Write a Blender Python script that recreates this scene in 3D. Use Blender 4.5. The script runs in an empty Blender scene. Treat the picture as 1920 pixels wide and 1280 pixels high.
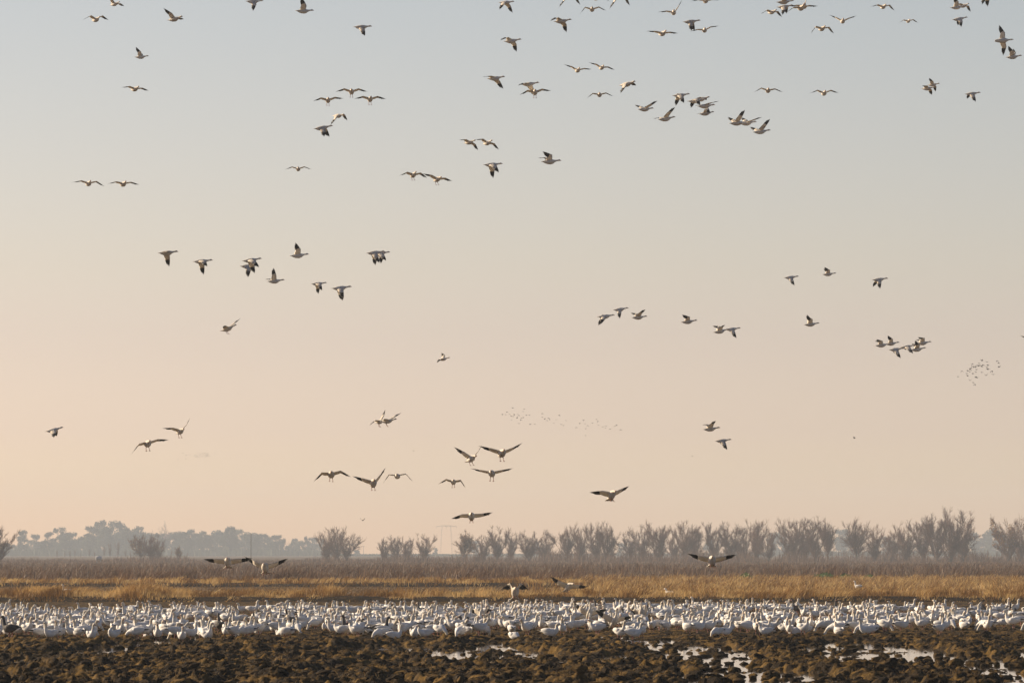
import bpy, math, random
import numpy as np
from mathutils import Vector, Matrix, Euler

R = math.radians
random.seed(7)
rng = np.random.default_rng(7)
scene = bpy.context.scene
col = scene.collection

# ------------------------------------------------------------------ camera
F = 9600.0            # focal length in photo pixels (1920 wide)
CAM_H = 2.7
HORIZON = 1035.0
cam_d = bpy.data.cameras.new("camera")
cam_d.sensor_width = 36.0
cam_d.lens = 36.0 * F / 1920.0
cam_d.clip_start = 1.0
cam_d.clip_end = 20000.0
cam = bpy.data.objects.new("camera", cam_d)
col.objects.link(cam)
PITCH = math.atan((HORIZON - 640.0) / F)
cam.location = (0, 0, CAM_H)
cam.rotation_euler = (R(90) + PITCH, 0, 0)
scene.camera = cam

# ------------------------------------------------------------------ sky and sun
SUN_AZ = R(62)        # to the left of the view direction
SUN_EL = R(21)
world = bpy.data.worlds.new("World")
scene.world = world
world.use_nodes = True
wn = world.node_tree
wn.nodes.clear()
sky = wn.nodes.new("ShaderNodeTexSky")
sky.sky_type = 'NISHITA'
sky.sun_disc = False
sky.sun_elevation = SUN_EL
sky.sun_rotation = -SUN_AZ
sky.altitude = 0.0
sky.air_density = 1.0
sky.dust_density = 1.0
sky.ozone_density = 1.0
# smog low over the valley floor warms the sky towards the horizon, all the way round
tc = wn.nodes.new("ShaderNodeTexCoord")
sep = wn.nodes.new("ShaderNodeSeparateXYZ")
ramp = wn.nodes.new("ShaderNodeValToRGB")
ramp.color_ramp.interpolation = 'LINEAR'
e0, e1 = ramp.color_ramp.elements[0], ramp.color_ramp.elements[1]
e0.position = 0.0
e0.color = (0.95, 0.72, 0.67, 1)
e1.position = 0.20
e1.color = (0.20, 0.21, 0.26, 1)  # sky above the view is dimmed to weaken the fill light
for pos_, col_ in ((0.0081, (0.81, 0.654, 0.66)), (0.0159, (0.69, 0.60, 0.655)), (0.0238, (0.615, 0.53, 0.626)),
                   (0.0414, (0.545, 0.46, 0.535)), (0.056, (0.535, 0.455, 0.49)), (0.110, (0.505, 0.435, 0.445))):
    el_ = ramp.color_ramp.elements.new(pos_)
    el_.color = (*col_, 1)
mul = wn.nodes.new("ShaderNodeMix")
mul.data_type = 'RGBA'
mul.blend_type = 'MULTIPLY'
mul.inputs[0].default_value = 1.0
bg = wn.nodes.new("ShaderNodeBackground")
bg.inputs[1].default_value = 0.15
wo = wn.nodes.new("ShaderNodeOutputWorld")
wn.links.new(tc.outputs['Generated'], sep.inputs[0])
wn.links.new(sep.outputs[2], ramp.inputs[0])
wn.links.new(sky.outputs[0], mul.inputs[6])
wn.links.new(ramp.outputs[0], mul.inputs[7])
wn.links.new(mul.outputs[2], bg.inputs[0])
wn.links.new(bg.outputs[0], wo.inputs[0])

sun_d = bpy.data.lights.new("sun", 'SUN')
sun_d.energy = 5.0
sun_d.angle = R(0.55)
sun_d.color = (1.0, 0.80, 0.56)
sun = bpy.data.objects.new("sun", sun_d)
col.objects.link(sun)
SUN_DIR = Vector((-math.sin(SUN_AZ) * math.cos(SUN_EL), math.cos(SUN_AZ) * math.cos(SUN_EL), math.sin(SUN_EL)))
sun.rotation_euler = SUN_DIR.to_track_quat('Z', 'Y').to_euler()
sun.location = (-60, 60, 80)

scene.view_settings.view_transform = 'Standard'
scene.view_settings.look = 'None'
scene.view_settings.exposure = 0.7
scene.view_settings.gamma = 1.0
scene.view_settings.use_curve_mapping = False
scene.render.engine = 'CYCLES'
cy = scene.cycles
cy.use_denoising = True
cy.max_bounces = 6
cy.diffuse_bounces = 3
cy.glossy_bounces = 2
cy.transmission_bounces = 3
cy.volume_bounces = 1
cy.transparent_max_bounces = 8
cy.sample_clamp_indirect = 4.0

# ------------------------------------------------------------------ helpers
def ray(px, py):
    """direction through a photo pixel, scaled so that its depth (camera axis) is 1"""
    d = Vector(((px - 960.0) / F, -(py - 640.0) / F, -1.0))
    return cam.rotation_euler.to_matrix() @ d

def at(px, py, depth):
    return Vector((0, 0, CAM_H)) + ray(px, py) * depth

def xat(px, depth):
    return (px - 960.0) / F * depth

def zat(py, depth):
    return CAM_H + (HORIZON - py) / F * depth

def hash2(ix, iy, seed):
    n = (ix.astype(np.int64) * 374761393 + iy.astype(np.int64) * 668265263 + seed * 974634541) & 0x7fffffff
    n = ((n ^ (n >> 13)) * 1274126177) & 0x7fffffff
    n = ((n ^ (n >> 16)) * 83492791) & 0x7fffffff
    return (n & 0xfffff) / float(0xfffff)

def vnoise(x, y, seed=0):
    x = np.asarray(x, float); y = np.asarray(y, float)
    ix = np.floor(x); iy = np.floor(y)
    fx = x - ix; fy = y - iy
    fx = fx * fx * (3 - 2 * fx); fy = fy * fy * (3 - 2 * fy)
    a = hash2(ix, iy, seed); b = hash2(ix + 1, iy, seed)
    c = hash2(ix, iy + 1, seed); d = hash2(ix + 1, iy + 1, seed)
    return (a * (1 - fx) + b * fx) * (1 - fy) + (c * (1 - fx) + d * fx) * fy

def fbm(x, y, seed=0, oct=4):
    s = 0; a = 0.5; t = 0
    for k in range(oct):
        s = s + a * vnoise(x * 2 ** k + 17.3 * k, y * 2 ** k - 9.1 * k, seed + k)
        t += a; a *= 0.5
    return s / t

def smooth(a, b, x):
    t = np.clip((np.asarray(x, float) - a) / (b - a), 0, 1)
    return t * t * (3 - 2 * t)

def mesh_np(name, verts, tris=None, quads=None, mats=(), mi=None, shade=True, attr=None):
    """mesh from numpy arrays; tris and quads are index arrays"""
    me = bpy.data.meshes.new(name)
    verts = np.asarray(verts, np.float32).reshape(-1, 3)
    parts, starts, totals, off = [], [], [], 0
    for arr, k in ((tris, 3), (quads, 4)):
        if arr is None or len(arr) == 0:
            continue
        arr = np.asarray(arr, np.int32).reshape(-1, k)
        parts.append(arr.ravel())
        starts.append(off + np.arange(len(arr), dtype=np.int32) * k)
        totals.append(np.full(len(arr), k, np.int32))
        off += arr.size
    loops = np.concatenate(parts); st = np.concatenate(starts); tt = np.concatenate(totals)
    me.vertices.add(len(verts)); me.vertices.foreach_set("co", verts.ravel())
    me.loops.add(len(loops)); me.loops.foreach_set("vertex_index", loops)
    me.polygons.add(len(st)); me.polygons.foreach_set("loop_start", st); me.polygons.foreach_set("loop_total", tt)
    for m in mats:
        me.materials.append(m)
    if mi is not None:
        me.polygons.foreach_set("material_index", np.asarray(mi, np.int32))
    me.update(calc_edges=True)
    me.polygons.foreach_set("use_smooth", np.full(len(st), bool(shade)))
    if attr is not None:
        at_ = me.attributes.new("tone", 'FLOAT', 'POINT')
        at_.data.foreach_set("value", np.asarray(attr, np.float32))
    me.validate()
    return me

def link(name, data, parent=None, loc=None, rot=None):
    o = bpy.data.objects.new(name, data)
    col.objects.link(o)
    if parent is not None:
        o.parent = parent
    if loc is not None:
        o.location = loc
    if rot is not None:
        o.rotation_euler = rot
    return o

def tag(o, label=None, cat=None, group=None, kind=None):
    if label: o["label"] = label
    if cat: o["category"] = cat
    if group: o["group"] = group
    if kind: o["kind"] = kind
    return o

class MB:
    """collects simple shapes for one mesh"""
    def __init__(self):
        self.v = []; self.t = []; self.q = []; self.tm = []; self.qm = []; self.cur = 0
    def add(self, verts, tris=(), quads=()):
        o = len(self.v)
        self.v += [tuple(p) for p in verts]
        self.t += [tuple(i + o for i in f) for f in tris]
        self.q += [tuple(i + o for i in f) for f in quads]
        self.tm += [self.cur] * len(tris); self.qm += [self.cur] * len(quads)
    def loft(self, rings, split=None, alt=1):
        """rings of equal count joined and capped; from ring number split on the faces take material alt"""
        n = len(rings[0]); o = len(self.v)
        for r in rings:
            self.v += [tuple(p) for p in r]
        for k in range(len(rings) - 1):
            for i in range(n):
                j = (i + 1) % n
                self.q.append((o + k * n + i, o + k * n + j, o + (k + 1) * n + j, o + (k + 1) * n + i))
                self.qm.append(alt if split is not None and k >= split else self.cur)
        for k, flip in ((0, True), (len(rings) - 1, False)):
            c = len(self.v)
            pts = rings[k]
            self.v.append(tuple(sum((Vector(p) for p in pts), Vector()) / n))
            for i in range(n):
                j = (i + 1) % n
                a, b = o + k * n + i, o + k * n + j
                self.t.append((c, b, a) if flip else (c, a, b))
                self.tm.append(alt if split is not None and k >= split else self.cur)
    def spine(self, pts, n=10, split=None, alt=1):
        """pts: (x, y, z, half width, half height): rings square to the path"""
        P = [Vector(p[:3]) for p in pts]
        rings = []
        for k, p in enumerate(pts):
            t = (P[min(k + 1, len(P) - 1)] - P[max(k - 1, 0)]).normalized()
            side = Vector((0, -1, 0))
            side = (side - t * side.dot(t)).normalized()
            up = side.cross(t).normalized()
            rings.append([P[k] + side * (math.cos(a) * p[3]) + up * (math.sin(a) * p[4])
                          for a in [2 * math.pi * i / n for i in range(n)]])
        self.loft(rings, split, alt)
    def tube(self, a, b, r0, r1, n=5):
        a = Vector(a); b = Vector(b)
        t = (b - a).normalized()
        s = t.orthogonal().normalized(); u = t.cross(s)
        rings = [[p + s * (math.cos(w) * r) + u * (math.sin(w) * r) for w in [2 * math.pi * i / n for i in range(n)]]
                 for p, r in ((a, r0), (b, r1))]
        self.loft(rings)
    def box(self, c, s):
        x, y, z = c; a, b, d = s[0] / 2, s[1] / 2, s[2] / 2
        v = [(x + i * a, y + j * b, z + k * d) for i in (-1, 1) for j in (-1, 1) for k in (-1, 1)]
        self.add(v, quads=[(0, 1, 3, 2), (4, 6, 7, 5), (0, 4, 5, 1), (2, 3, 7, 6), (0, 2, 6, 4), (1, 5, 7, 3)])
    def mesh(self, name, mats, shade=True):
        return mesh_np(name, self.v, self.t, self.q, mats, mi=self.tm + self.qm, shade=shade)

# ------------------------------------------------------------------ materials
def mat(name):
    m = bpy.data.materials.new(name)
    m.use_nodes = True
    nt = m.node_tree
    nt.nodes.clear()
    out = nt.nodes.new("ShaderNodeOutputMaterial")
    return m, nt, out

def nd(nt, typ, **kw):
    n = nt.nodes.new(typ)
    for k, v in kw.items():
        setattr(n, k, v)
    return n

def feather(name, c1, c2, scale, trans, rough=0.75):
    """plumage: slow colour drift plus fine barring, a little light comes through"""
    m, nt, out = mat(name)
    tcn = nd(nt, "ShaderNodeTexCoord")
    no = nd(nt, "ShaderNodeTexNoise"); no.inputs['Scale'].default_value = scale; no.inputs['Detail'].default_value = 4
    oi = nd(nt, "ShaderNodeObjectInfo")
    ad = nd(nt, "ShaderNodeMath", operation='MULTIPLY_ADD'); ad.inputs[1].default_value = 0.5
    cr = nd(nt, "ShaderNodeValToRGB")
    cr.color_ramp.elements[0].position = 0.35; cr.color_ramp.elements[0].color = (*c1, 1)
    cr.color_ramp.elements[1].position = 0.85; cr.color_ramp.elements[1].color = (*c2, 1)
    p = nd(nt, "ShaderNodeBsdfPrincipled"); p.inputs['Roughness'].default_value = rough
    p.inputs['Specular IOR Level'].default_value = 0.25
    bp = nd(nt, "ShaderNodeBump"); bp.inputs['Strength'].default_value = 0.35; bp.inputs['Distance'].default_value = 0.01
    n2 = nd(nt, "ShaderNodeTexNoise"); n2.inputs['Scale'].default_value = 55
    L = nt.links.new
    L(tcn.outputs['Object'], no.inputs['Vector']); L(tcn.outputs['Object'], n2.inputs['Vector'])
    L(oi.outputs['Random'], ad.inputs[0]); L(no.outputs['Fac'], ad.inputs[2])
    L(ad.outputs[0], cr.inputs[0]); L(cr.outputs[0], p.inputs['Base Color'])
    L(n2.outputs['Fac'], bp.inputs['Height']); L(bp.outputs[0], p.inputs['Normal'])
    if trans > 0:
        tr = nd(nt, "ShaderNodeBsdfTranslucent"); mx = nd(nt, "ShaderNodeMixShader"); mx.inputs[0].default_value = trans
        L(cr.outputs[0], tr.inputs[0]); L(p.outputs[0], mx.inputs[1]); L(tr.outputs[0], mx.inputs[2]); L(mx.outputs[0], out.inputs[0])
    else:
        L(p.outputs[0], out.inputs[0])
    return m

M = {}
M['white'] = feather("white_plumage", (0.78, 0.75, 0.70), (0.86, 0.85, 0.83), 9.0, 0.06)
M['wing'] = feather("white_flight_feathers", (0.66, 0.59, 0.49), (0.78, 0.72, 0.63), 9.0, 0.22)  # underwing shade is toned into this white, used on spread wings
M['shade_toned'] = feather("shade_toned_body_plumage", (0.62, 0.55, 0.45), (0.76, 0.71, 0.63), 9.0, 0.03)  # white plumage darkened and warmed to carry the shade on flying undersides
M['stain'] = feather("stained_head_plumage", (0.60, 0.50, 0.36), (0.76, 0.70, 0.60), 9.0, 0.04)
M['black'] = feather("black_primaries", (0.012, 0.012, 0.014), (0.03, 0.028, 0.028), 30.0, 0.04, 0.6)
M['slate'] = feather("slate_plumage", (0.055, 0.052, 0.055), (0.12, 0.11, 0.105), 12.0, 0.0)
M['pink'] = feather("pink_bill", (0.45, 0.19, 0.14), (0.55, 0.26, 0.20), 20.0, 0.0, 0.5)
M['leg'] = feather("pink_leg", (0.22, 0.09, 0.07), (0.32, 0.14, 0.11), 20.0, 0.0, 0.55)
M['dark_bird'] = feather("dark_plumage", (0.02, 0.018, 0.016), (0.05, 0.045, 0.04), 20.0, 0.0)

def blades(name, stops, trans=0.35, patch=0.25, rough=0.6):
    """grass and twigs: colour by the blade's own random tone and by patch"""
    m, nt, out = mat(name)
    at_ = nd(nt, "ShaderNodeAttribute", attribute_name="tone")
    tcn = nd(nt, "ShaderNodeTexCoord")
    no = nd(nt, "ShaderNodeTexNoise"); no.inputs['Scale'].default_value = patch; no.inputs['Detail'].default_value = 5
    mixv = nd(nt, "ShaderNodeMath", operation='MULTIPLY_ADD'); mixv.inputs[1].default_value = 0.55
    sc = nd(nt, "ShaderNodeMath", operation='MULTIPLY'); sc.inputs[1].default_value = 0.5
    cr = nd(nt, "ShaderNodeValToRGB")
    el = cr.color_ramp.elements
    el[0].position, el[0].color = stops[0][0], (*stops[0][1], 1)
    el[1].position, el[1].color = stops[-1][0], (*stops[-1][1], 1)
    for p_, c_ in stops[1:-1]:
        e = el.new(p_); e.color = (*c_, 1)
    p = nd(nt, "ShaderNodeBsdfPrincipled"); p.inputs['Roughness'].default_value = rough
    p.inputs['Specular IOR Level'].default_value = 0.3
    tr = nd(nt, "ShaderNodeBsdfTranslucent"); mx = nd(nt, "ShaderNodeMixShader"); mx.inputs[0].default_value = trans
    L = nt.links.new
    L(tcn.outputs['Object'], no.inputs['Vector'])
    L(no.outputs['Fac'], sc.inputs[0]); L(at_.outputs['Fac'], mixv.inputs[0]); L(sc.outputs[0], mixv.inputs[2])
    L(mixv.outputs[0], cr.inputs[0]); L(cr.outputs[0], p.inputs['Base Color']); L(cr.outputs[0], tr.inputs[0])
    L(p.outputs[0], mx.inputs[1]); L(tr.outputs[0], mx.inputs[2]); L(mx.outputs[0], out.inputs[0])
    return m

M['straw'] = blades("dry_straw", [(0.15, (0.085, 0.040, 0.011)), (0.5, (0.33, 0.18, 0.052)), (0.8, (0.70, 0.49, 0.21))])
M['stubble'] = blades("brown_stubble", [(0.15, (0.06, 0.036, 0.015)), (0.5, (0.19, 0.115, 0.042)), (0.85, (0.40, 0.27, 0.11))], 0.25)
M['scrub'] = blades("brown_scrub", [(0.15, (0.05, 0.026, 0.014)), (0.5, (0.14, 0.074, 0.038)), (0.85, (0.29, 0.17, 0.085))], 0.2, 0.08)
M['weed'] = blades("green_weed_leaf", [(0.1, (0.03, 0.07, 0.015)), (0.9, (0.09, 0.16, 0.035))], 0.3)
M['twig'] = blades("bare_twig", [(0.1, (0.075, 0.038, 0.024)), (0.9, (0.24, 0.13, 0.08))], 0.0, 0.4, 0.85)
M['twig_leaf'] = blades("autumn_leaf", [(0.1, (0.20, 0.10, 0.03)), (0.9, (0.34, 0.20, 0.06))], 0.3, 0.4, 0.8)
M['far_leaf'] = blades("far_evergreen_leaf", [(0.1, (0.025, 0.04, 0.018)), (0.9, (0.06, 0.08, 0.035))], 0.15, 0.15, 0.8)

def bark(name, c1, c2):
    m, nt, out = mat(name)
    tcn = nd(nt, "ShaderNodeTexCoord")
    no = nd(nt, "ShaderNodeTexNoise"); no.inputs['Scale'].default_value = 3; no.inputs['Detail'].default_value = 6
    cr = nd(nt, "ShaderNodeValToRGB")
    cr.color_ramp.elements[0].position = 0.3; cr.color_ramp.elements[0].color = (*c1, 1)
    cr.color_ramp.elements[1].position = 0.7; cr.color_ramp.elements[1].color = (*c2, 1)
    p = nd(nt, "ShaderNodeBsdfPrincipled"); p.inputs['Roughness'].default_value = 0.9
    L = nt.links.new
    L(tcn.outputs['Object'], no.inputs['Vector']); L(no.outputs['Fac'], cr.inputs[0]); L(cr.outputs[0], p.inputs['Base Color']); L(p.outputs[0], out.inputs[0])
    return m
M['bark'] = bark("grey_brown_bark", (0.06, 0.045, 0.036), (0.13, 0.10, 0.08))
M['steel'] = bark("galvanised_steel", (0.16, 0.165, 0.17), (0.24, 0.245, 0.25))
M['far_white'] = bark("weathered_white_paint", (0.45, 0.46, 0.48), (0.62, 0.62, 0.63))

def soil(name, dark, mid, moss):
    m, nt, out = mat(name)
    geo = nd(nt, "ShaderNodeNewGeometry")
    n1 = nd(nt, "ShaderNodeTexNoise"); n1.inputs['Scale'].default_value = 4.2; n1.inputs['Detail'].default_value = 8; n1.inputs['Roughness'].default_value = 0.65
    n2 = nd(nt, "ShaderNodeTexNoise"); n2.inputs['Scale'].default_value = 11; n2.inputs['Detail'].default_value = 9; n2.inputs['Roughness'].default_value = 0.7
    n3 = nd(nt, "ShaderNodeTexNoise"); n3.inputs['Scale'].default_value = 1.5; n3.inputs['Detail'].default_value = 5
    cr = nd(nt, "ShaderNodeValToRGB")
    cr.color_ramp.elements[0].position = 0.3; cr.color_ramp.elements[0].color = (*dark, 1)
    cr.color_ramp.elements[1].position = 0.72; cr.color_ramp.elements[1].color = (*mid, 1)
    cm = nd(nt, "ShaderNodeValToRGB")
    cm.color_ramp.elements[0].position = 0.46; cm.color_ramp.elements[0].color = (0, 0, 0, 1)
    cm.color_ramp.elements[1].position = 0.62; cm.color_ramp.elements[1].color = (1, 1, 1, 1)
    mx = nd(nt, "ShaderNodeMix", data_type='RGBA')
    mx.inputs[7].default_value = (*moss, 1)
    rr = nd(nt, "ShaderNodeMapRange"); rr.inputs['From Min'].default_value = 0.35; rr.inputs['From Max'].default_value = 0.65
    rr.inputs['To Min'].default_value = 0.6; rr.inputs['To Max'].default_value = 1.0
    bp = nd(nt, "ShaderNodeBump"); bp.inputs['Strength'].default_value = 1.0; bp.inputs['Distance'].default_value = 0.14
    p = nd(nt, "ShaderNodeBsdfPrincipled"); p.inputs['Specular IOR Level'].default_value = 0.08
    L = nt.links.new
    for n in (n1, n2, n3):
        L(geo.outputs['Position'], n.inputs['Vector'])
    L(n1.outputs['Fac'], cr.inputs[0]); L(n3.outputs['Fac'], cm.inputs[0])
    L(cm.outputs[0], mx.inputs[0]); L(cr.outputs[0], mx.inputs[6]); L(mx.outputs[2], p.inputs['Base Color'])
    L(n2.outputs['Fac'], rr.inputs['Value']); L(rr.outputs[0], p.inputs['Roughness'])
    L(n2.outputs['Fac'], bp.inputs['Height']); L(bp.outputs[0], p.inputs['Normal'])
    L(p.outputs[0], out.inputs[0])
    return m
M['mud'] = soil("wet_mud", (0.008, 0.0055, 0.003), (0.050, 0.031, 0.011), (0.20, 0.120, 0.031))
M['clod'] = soil("mud_clod_soil", (0.010, 0.007, 0.004), (0.045, 0.028, 0.011), (0.14, 0.085, 0.026))
M['bank'] = soil("dark_bank_soil", (0.012, 0.008, 0.005), (0.035, 0.022, 0.010), (0.06, 0.036, 0.013))
M['field'] = soil("far_field_soil", (0.07, 0.045, 0.022), (0.14, 0.09, 0.045), (0.17, 0.11, 0.05))

m, nt, out = mat("puddle_water")
p = nd(nt, "ShaderNodeBsdfPrincipled")
p.inputs['Base Color'].default_value = (0.05, 0.035, 0.022, 1)
p.inputs['Roughness'].default_value = 0.04
p.inputs['IOR'].default_value = 1.33
no = nd(nt, "ShaderNodeTexNoise"); no.inputs['Scale'].default_value = 2.2; no.inputs['Detail'].default_value = 4
g = nd(nt, "ShaderNodeNewGeometry")
bp = nd(nt, "ShaderNodeBump"); bp.inputs['Strength'].default_value = 0.15; bp.inputs['Distance'].default_value = 0.01
nt.links.new(g.outputs['Position'], no.inputs['Vector']); nt.links.new(no.outputs['Fac'], bp.inputs['Height'])
nt.links.new(bp.outputs[0], p.inputs['Normal']); nt.links.new(p.outputs[0], out.inputs[0])
M['water'] = m

m, nt, out = mat("haze_air")
pv = nd(nt, "ShaderNodeVolumePrincipled")
pv.inputs['Color'].default_value = (0.77, 0.87, 1.0, 1)
pv.inputs['Density'].default_value = 0.00018
pv.inputs['Anisotropy'].default_value = 0.0
nt.links.new(pv.outputs[0], out.inputs['Volume'])
M['haze'] = m

# ------------------------------------------------------------------ ground
def mud_h(x, y):
    """height of the ploughed wet field"""
    x = np.asarray(x, float); y = np.asarray(y, float)
    near = 1 - smooth(146, 176, y)
    wet = fbm(x / 2.4 + 4.1, y / 16.0, 11, 3) + 0.055 * smooth(-3, 10, x) - 0.10 * smooth(128, 156, y) + 0.05 * (1 - smooth(104, 120, y))
    pool = smooth(0.495, 0.585, wet)
    rough = fbm(x / 0.52, y / 0.85, 21, 6) - 0.5 + 1.0 * (0.5 - np.abs(fbm(x / 0.24, y / 0.38, 25, 4) - 0.5) * 2.2 - 0.35)
    lump = smooth(0.44, 0.74, fbm(x / 0.22 + 31, y / 0.32, 41, 4))
    tall = smooth(0.62, 0.80, fbm(x / 0.6 + 7, y / 1.2, 61, 3))
    rows = 0.025 * np.sin(y / 1.7 + 3 * vnoise(x / 6, y / 6, 5))
    amp = 0.30 + 0.70 * near
    h = 0.01 + 0.055 * near - 0.185 * pool * near + amp * (0.19 * rough + 0.10 * lump + 0.09 * tall + rows)
    back = smooth(268, 276, y)
    return h * (1 - back) + 0.02 * back

ground_z = lambda x, y: float(mud_h(np.array([x]), np.array([y]))[0]) if 99 < y < 300 else 0.0

NU = 500
ys = np.concatenate([np.arange(100.0, 178.0, 0.105), 178.0 * np.exp(np.linspace(0, math.log(302.0 / 178.0), 150))])
NY = len(ys)
us = np.linspace(-0.122, 0.122, NU)
Xg = us[None, :] * ys[:, None]
outer = np.linspace(0, 1, 10)[1:]
left = -(0.122 * ys[:, None] + outer[::-1][None, :] * (52 - 0.122 * ys[:, None]))
right = (0.122 * ys[:, None] + outer[None, :] * (52 - 0.122 * ys[:, None]))
Xg = np.concatenate([left, Xg, right], axis=1)
Yg = np.repeat(ys[:, None], Xg.shape[1], axis=1)
Zg = mud_h(Xg, Yg)
nc = Xg.shape[1]
idx = np.arange(NY * nc).reshape(NY, nc)
quads = np.stack([idx[:-1, :-1], idx[:-1, 1:], idx[1:, 1:], idx[1:, :-1]], -1).reshape(-1, 4)
me = mesh_np("mud_field", np.stack([Xg, Yg, Zg], -1).reshape(-1, 3), quads=quads, mats=[M['mud']])
mud = tag(link("mud_field", me), "ploughed field of dark wet mud and clods", None, None, "structure")

# the land all round, sunk under the ploughed field
gx = [-1600, -60, -51, 51, 60, 1600]; gy = [-250, 90, 101, 301, 304, 4150]
gv, gq = [], []
for j, y in enumerate(gy):
    for i, x in enumerate(gx):
        inside = i in (2, 3) and j in (2, 3)
        gv.append((x, y, -0.6 if inside else 0.0))
for j in range(5):
    for i in range(5):
        gq.append((j * 6 + i, j * 6 + i + 1, j * 6 + i + 7, j * 6 + i + 6))
me = mesh_np("ground", gv, quads=gq, mats=[M['field']], shade=False)
tag(link("ground", me), "flat brown valley floor reaching to the horizon", None, None, "structure")

me = mesh_np("puddle_water", [(-51, 101, 0), (51, 101, 0), (51, 190, 0), (-51, 190, 0)], quads=[(0, 1, 2, 3)], mats=[M['water']])
tag(link("puddle_water", me, loc=(0, 0, 0.0)), "shallow puddles of rain water lying between the clods", None, None, "structure")

# clods of turned earth: lumpy, uneven; the largest near ones are pieces of the field
def clod_mesh(seed, sub=2):
    import bmesh
    bm = bmesh.new()
    bmesh.ops.create_icosphere(bm, subdivisions=sub, radius=1.0)
    r_ = random.Random(seed)
    k = [Vector((r_.uniform(-1, 1), r_.uniform(-1, 1), r_.uniform(-1, 1))).normalized() for _ in range(9)]
    a = [r_.uniform(-0.28, 0.34) for _ in range(9)]
    for v in bm.verts:
        d = v.co.normalized()
        s = 1 + sum(a[i] * max(0, d.dot(k[i])) ** 3 for i in range(9)) + r_.uniform(-0.24, 0.24)
        v.co = d * s
        v.co.z *= 0.62
        v.co.x *= 1.15
    vv = np.array([v.co[:] for v in bm.verts]); ff = np.array([[w.index for w in f.verts] for f in bm.faces])
    bm.free()
    return vv, ff
CL = [clod_mesh(100 + i) for i in range(7)]
CLS = [clod_mesh(200 + i, 1) for i in range(9)]
CLM = [mesh_np("mud_clod", v, f, mats=[M['clod']], shade=False) for v, f in CL]

ncl = 15000
cy_ = 101 + 84 * rng.random(ncl) ** 1.25
cx_ = (rng.random(ncl) * 2 - 1) * (0.125 * cy_ + 1)
keep = fbm(cx_ / 1.3, cy_ / 3.0, 77, 3) + 0.25 * rng.random(ncl) > 0.53
cx_, cy_ = cx_[keep], cy_[keep]
cs = 0.025 + 0.10 * rng.random(len(cx_)) ** 3.2
cz = mud_h(cx_, cy_)
sub = (cz < -0.02) & (cs < 0.085)
cx_, cy_, cs, cz = cx_[~sub], cy_[~sub], cs[~sub], cz[~sub]
show = np.argsort(-(cs / cy_) * (np.abs(cx_) < 0.1 * cy_) * (cy_ > 104))
big = set(show[:240].tolist())
V, T, off = [], [], 0
for i in range(len(cx_)):
    a = rng.random() * 6.28
    s = np.array([cs[i] * rng.uniform(0.8, 1.5), cs[i] * rng.uniform(0.8, 1.4), cs[i] * rng.uniform(0.7, 1.25)])
    z = max(cz[i], 0.0) + s[2] * 0.22
    if i in big:
        o = link("mud_clod", CLM[i % 7], mud, (cx_[i], cy_[i], z), (rng.uniform(-.3, .3), rng.uniform(-.3, .3), a))
        o.scale = s
        continue
    v, f = CLS[i % 9]
    ca, sa = math.cos(a), math.sin(a)
    w = v * s
    w = np.stack([w[:, 0] * ca - w[:, 1] * sa + cx_[i], w[:, 0] * sa + w[:, 1] * ca + cy_[i], w[:, 2] + z], -1)
    V.append(w); T.append(f + off); off += len(v)
me = mesh_np("small_clods", np.concatenate(V), np.concatenate(T), mats=[M['clod']], shade=False)
o = link("small_clods", me, mud); o["kind"] = "stuff"

# ------------------------------------------------------------------ grass, stubble, scrub
def grass(name, label, cat, mat_, xs, ys_, zs, hs, width, lean=(0.25, 0.0), spread=0.35, parent=None):
    n = len(xs)
    r1, r2, r3 = rng.random(n), rng.random(n), rng.random(n)
    clump = smooth(0.3, 0.7, fbm(np.asarray(xs) / 0.9, np.asarray(ys_) / 1.8, 88, 3))
    r3 = np.clip(0.5 * r3 + 0.75 * clump - 0.12, 0, 1)
    ang = rng.random(n) * 6.283
    wd = np.stack([np.cos(ang), np.sin(ang) * 0.6, np.zeros(n)], -1)
    lean = (np.zeros(n) + lean[0], np.zeros(n) + lean[1])
    ln = np.stack([lean[0] + spread * rng.normal(size=n), lean[1] + spread * rng.normal(size=n), np.zeros(n)], -1) * hs[:, None]
    b = np.stack([xs, ys_, zs - 0.02], -1)
    up = np.array([0, 0, 1.0])
    p1 = b + up * (hs * 0.55)[:, None] + ln * 0.28
    p2 = b + up * (hs * (0.8 + 0.2 * r1))[:, None] + ln
    w = (width * (0.6 + 0.8 * r2))[:, None] * wd
    v = np.stack([b - w * .5, b + w * .5, p1 + w * .45, p1 - w * .45, p2], 1).reshape(-1, 3)
    k = np.arange(n) * 5
    q = np.stack([k, k + 1, k + 2, k + 3], -1)
    t = np.stack([k + 3, k + 2, k + 4], -1)
    me = mesh_np(name, v, t, q, [mat_], attr=np.repeat(r3, 5))
    o = link(name, me, parent)
    tag(o, label, cat, None, "stuff")
    return o

def band(n, y0, y1, hw, thr=0.0, seed=0, sx=1.6, power=1.0):
    y = y0 + (y1 - y0) * rng.random(n) ** power
    x = (rng.random(n) * 2 - 1) * hw(y)
    d = fbm(x / sx, y / (sx * 1.6), seed, 3)
    k = d + 0.3 * rng.random(n) > thr
    return x[k], y[k], d[k]

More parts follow.
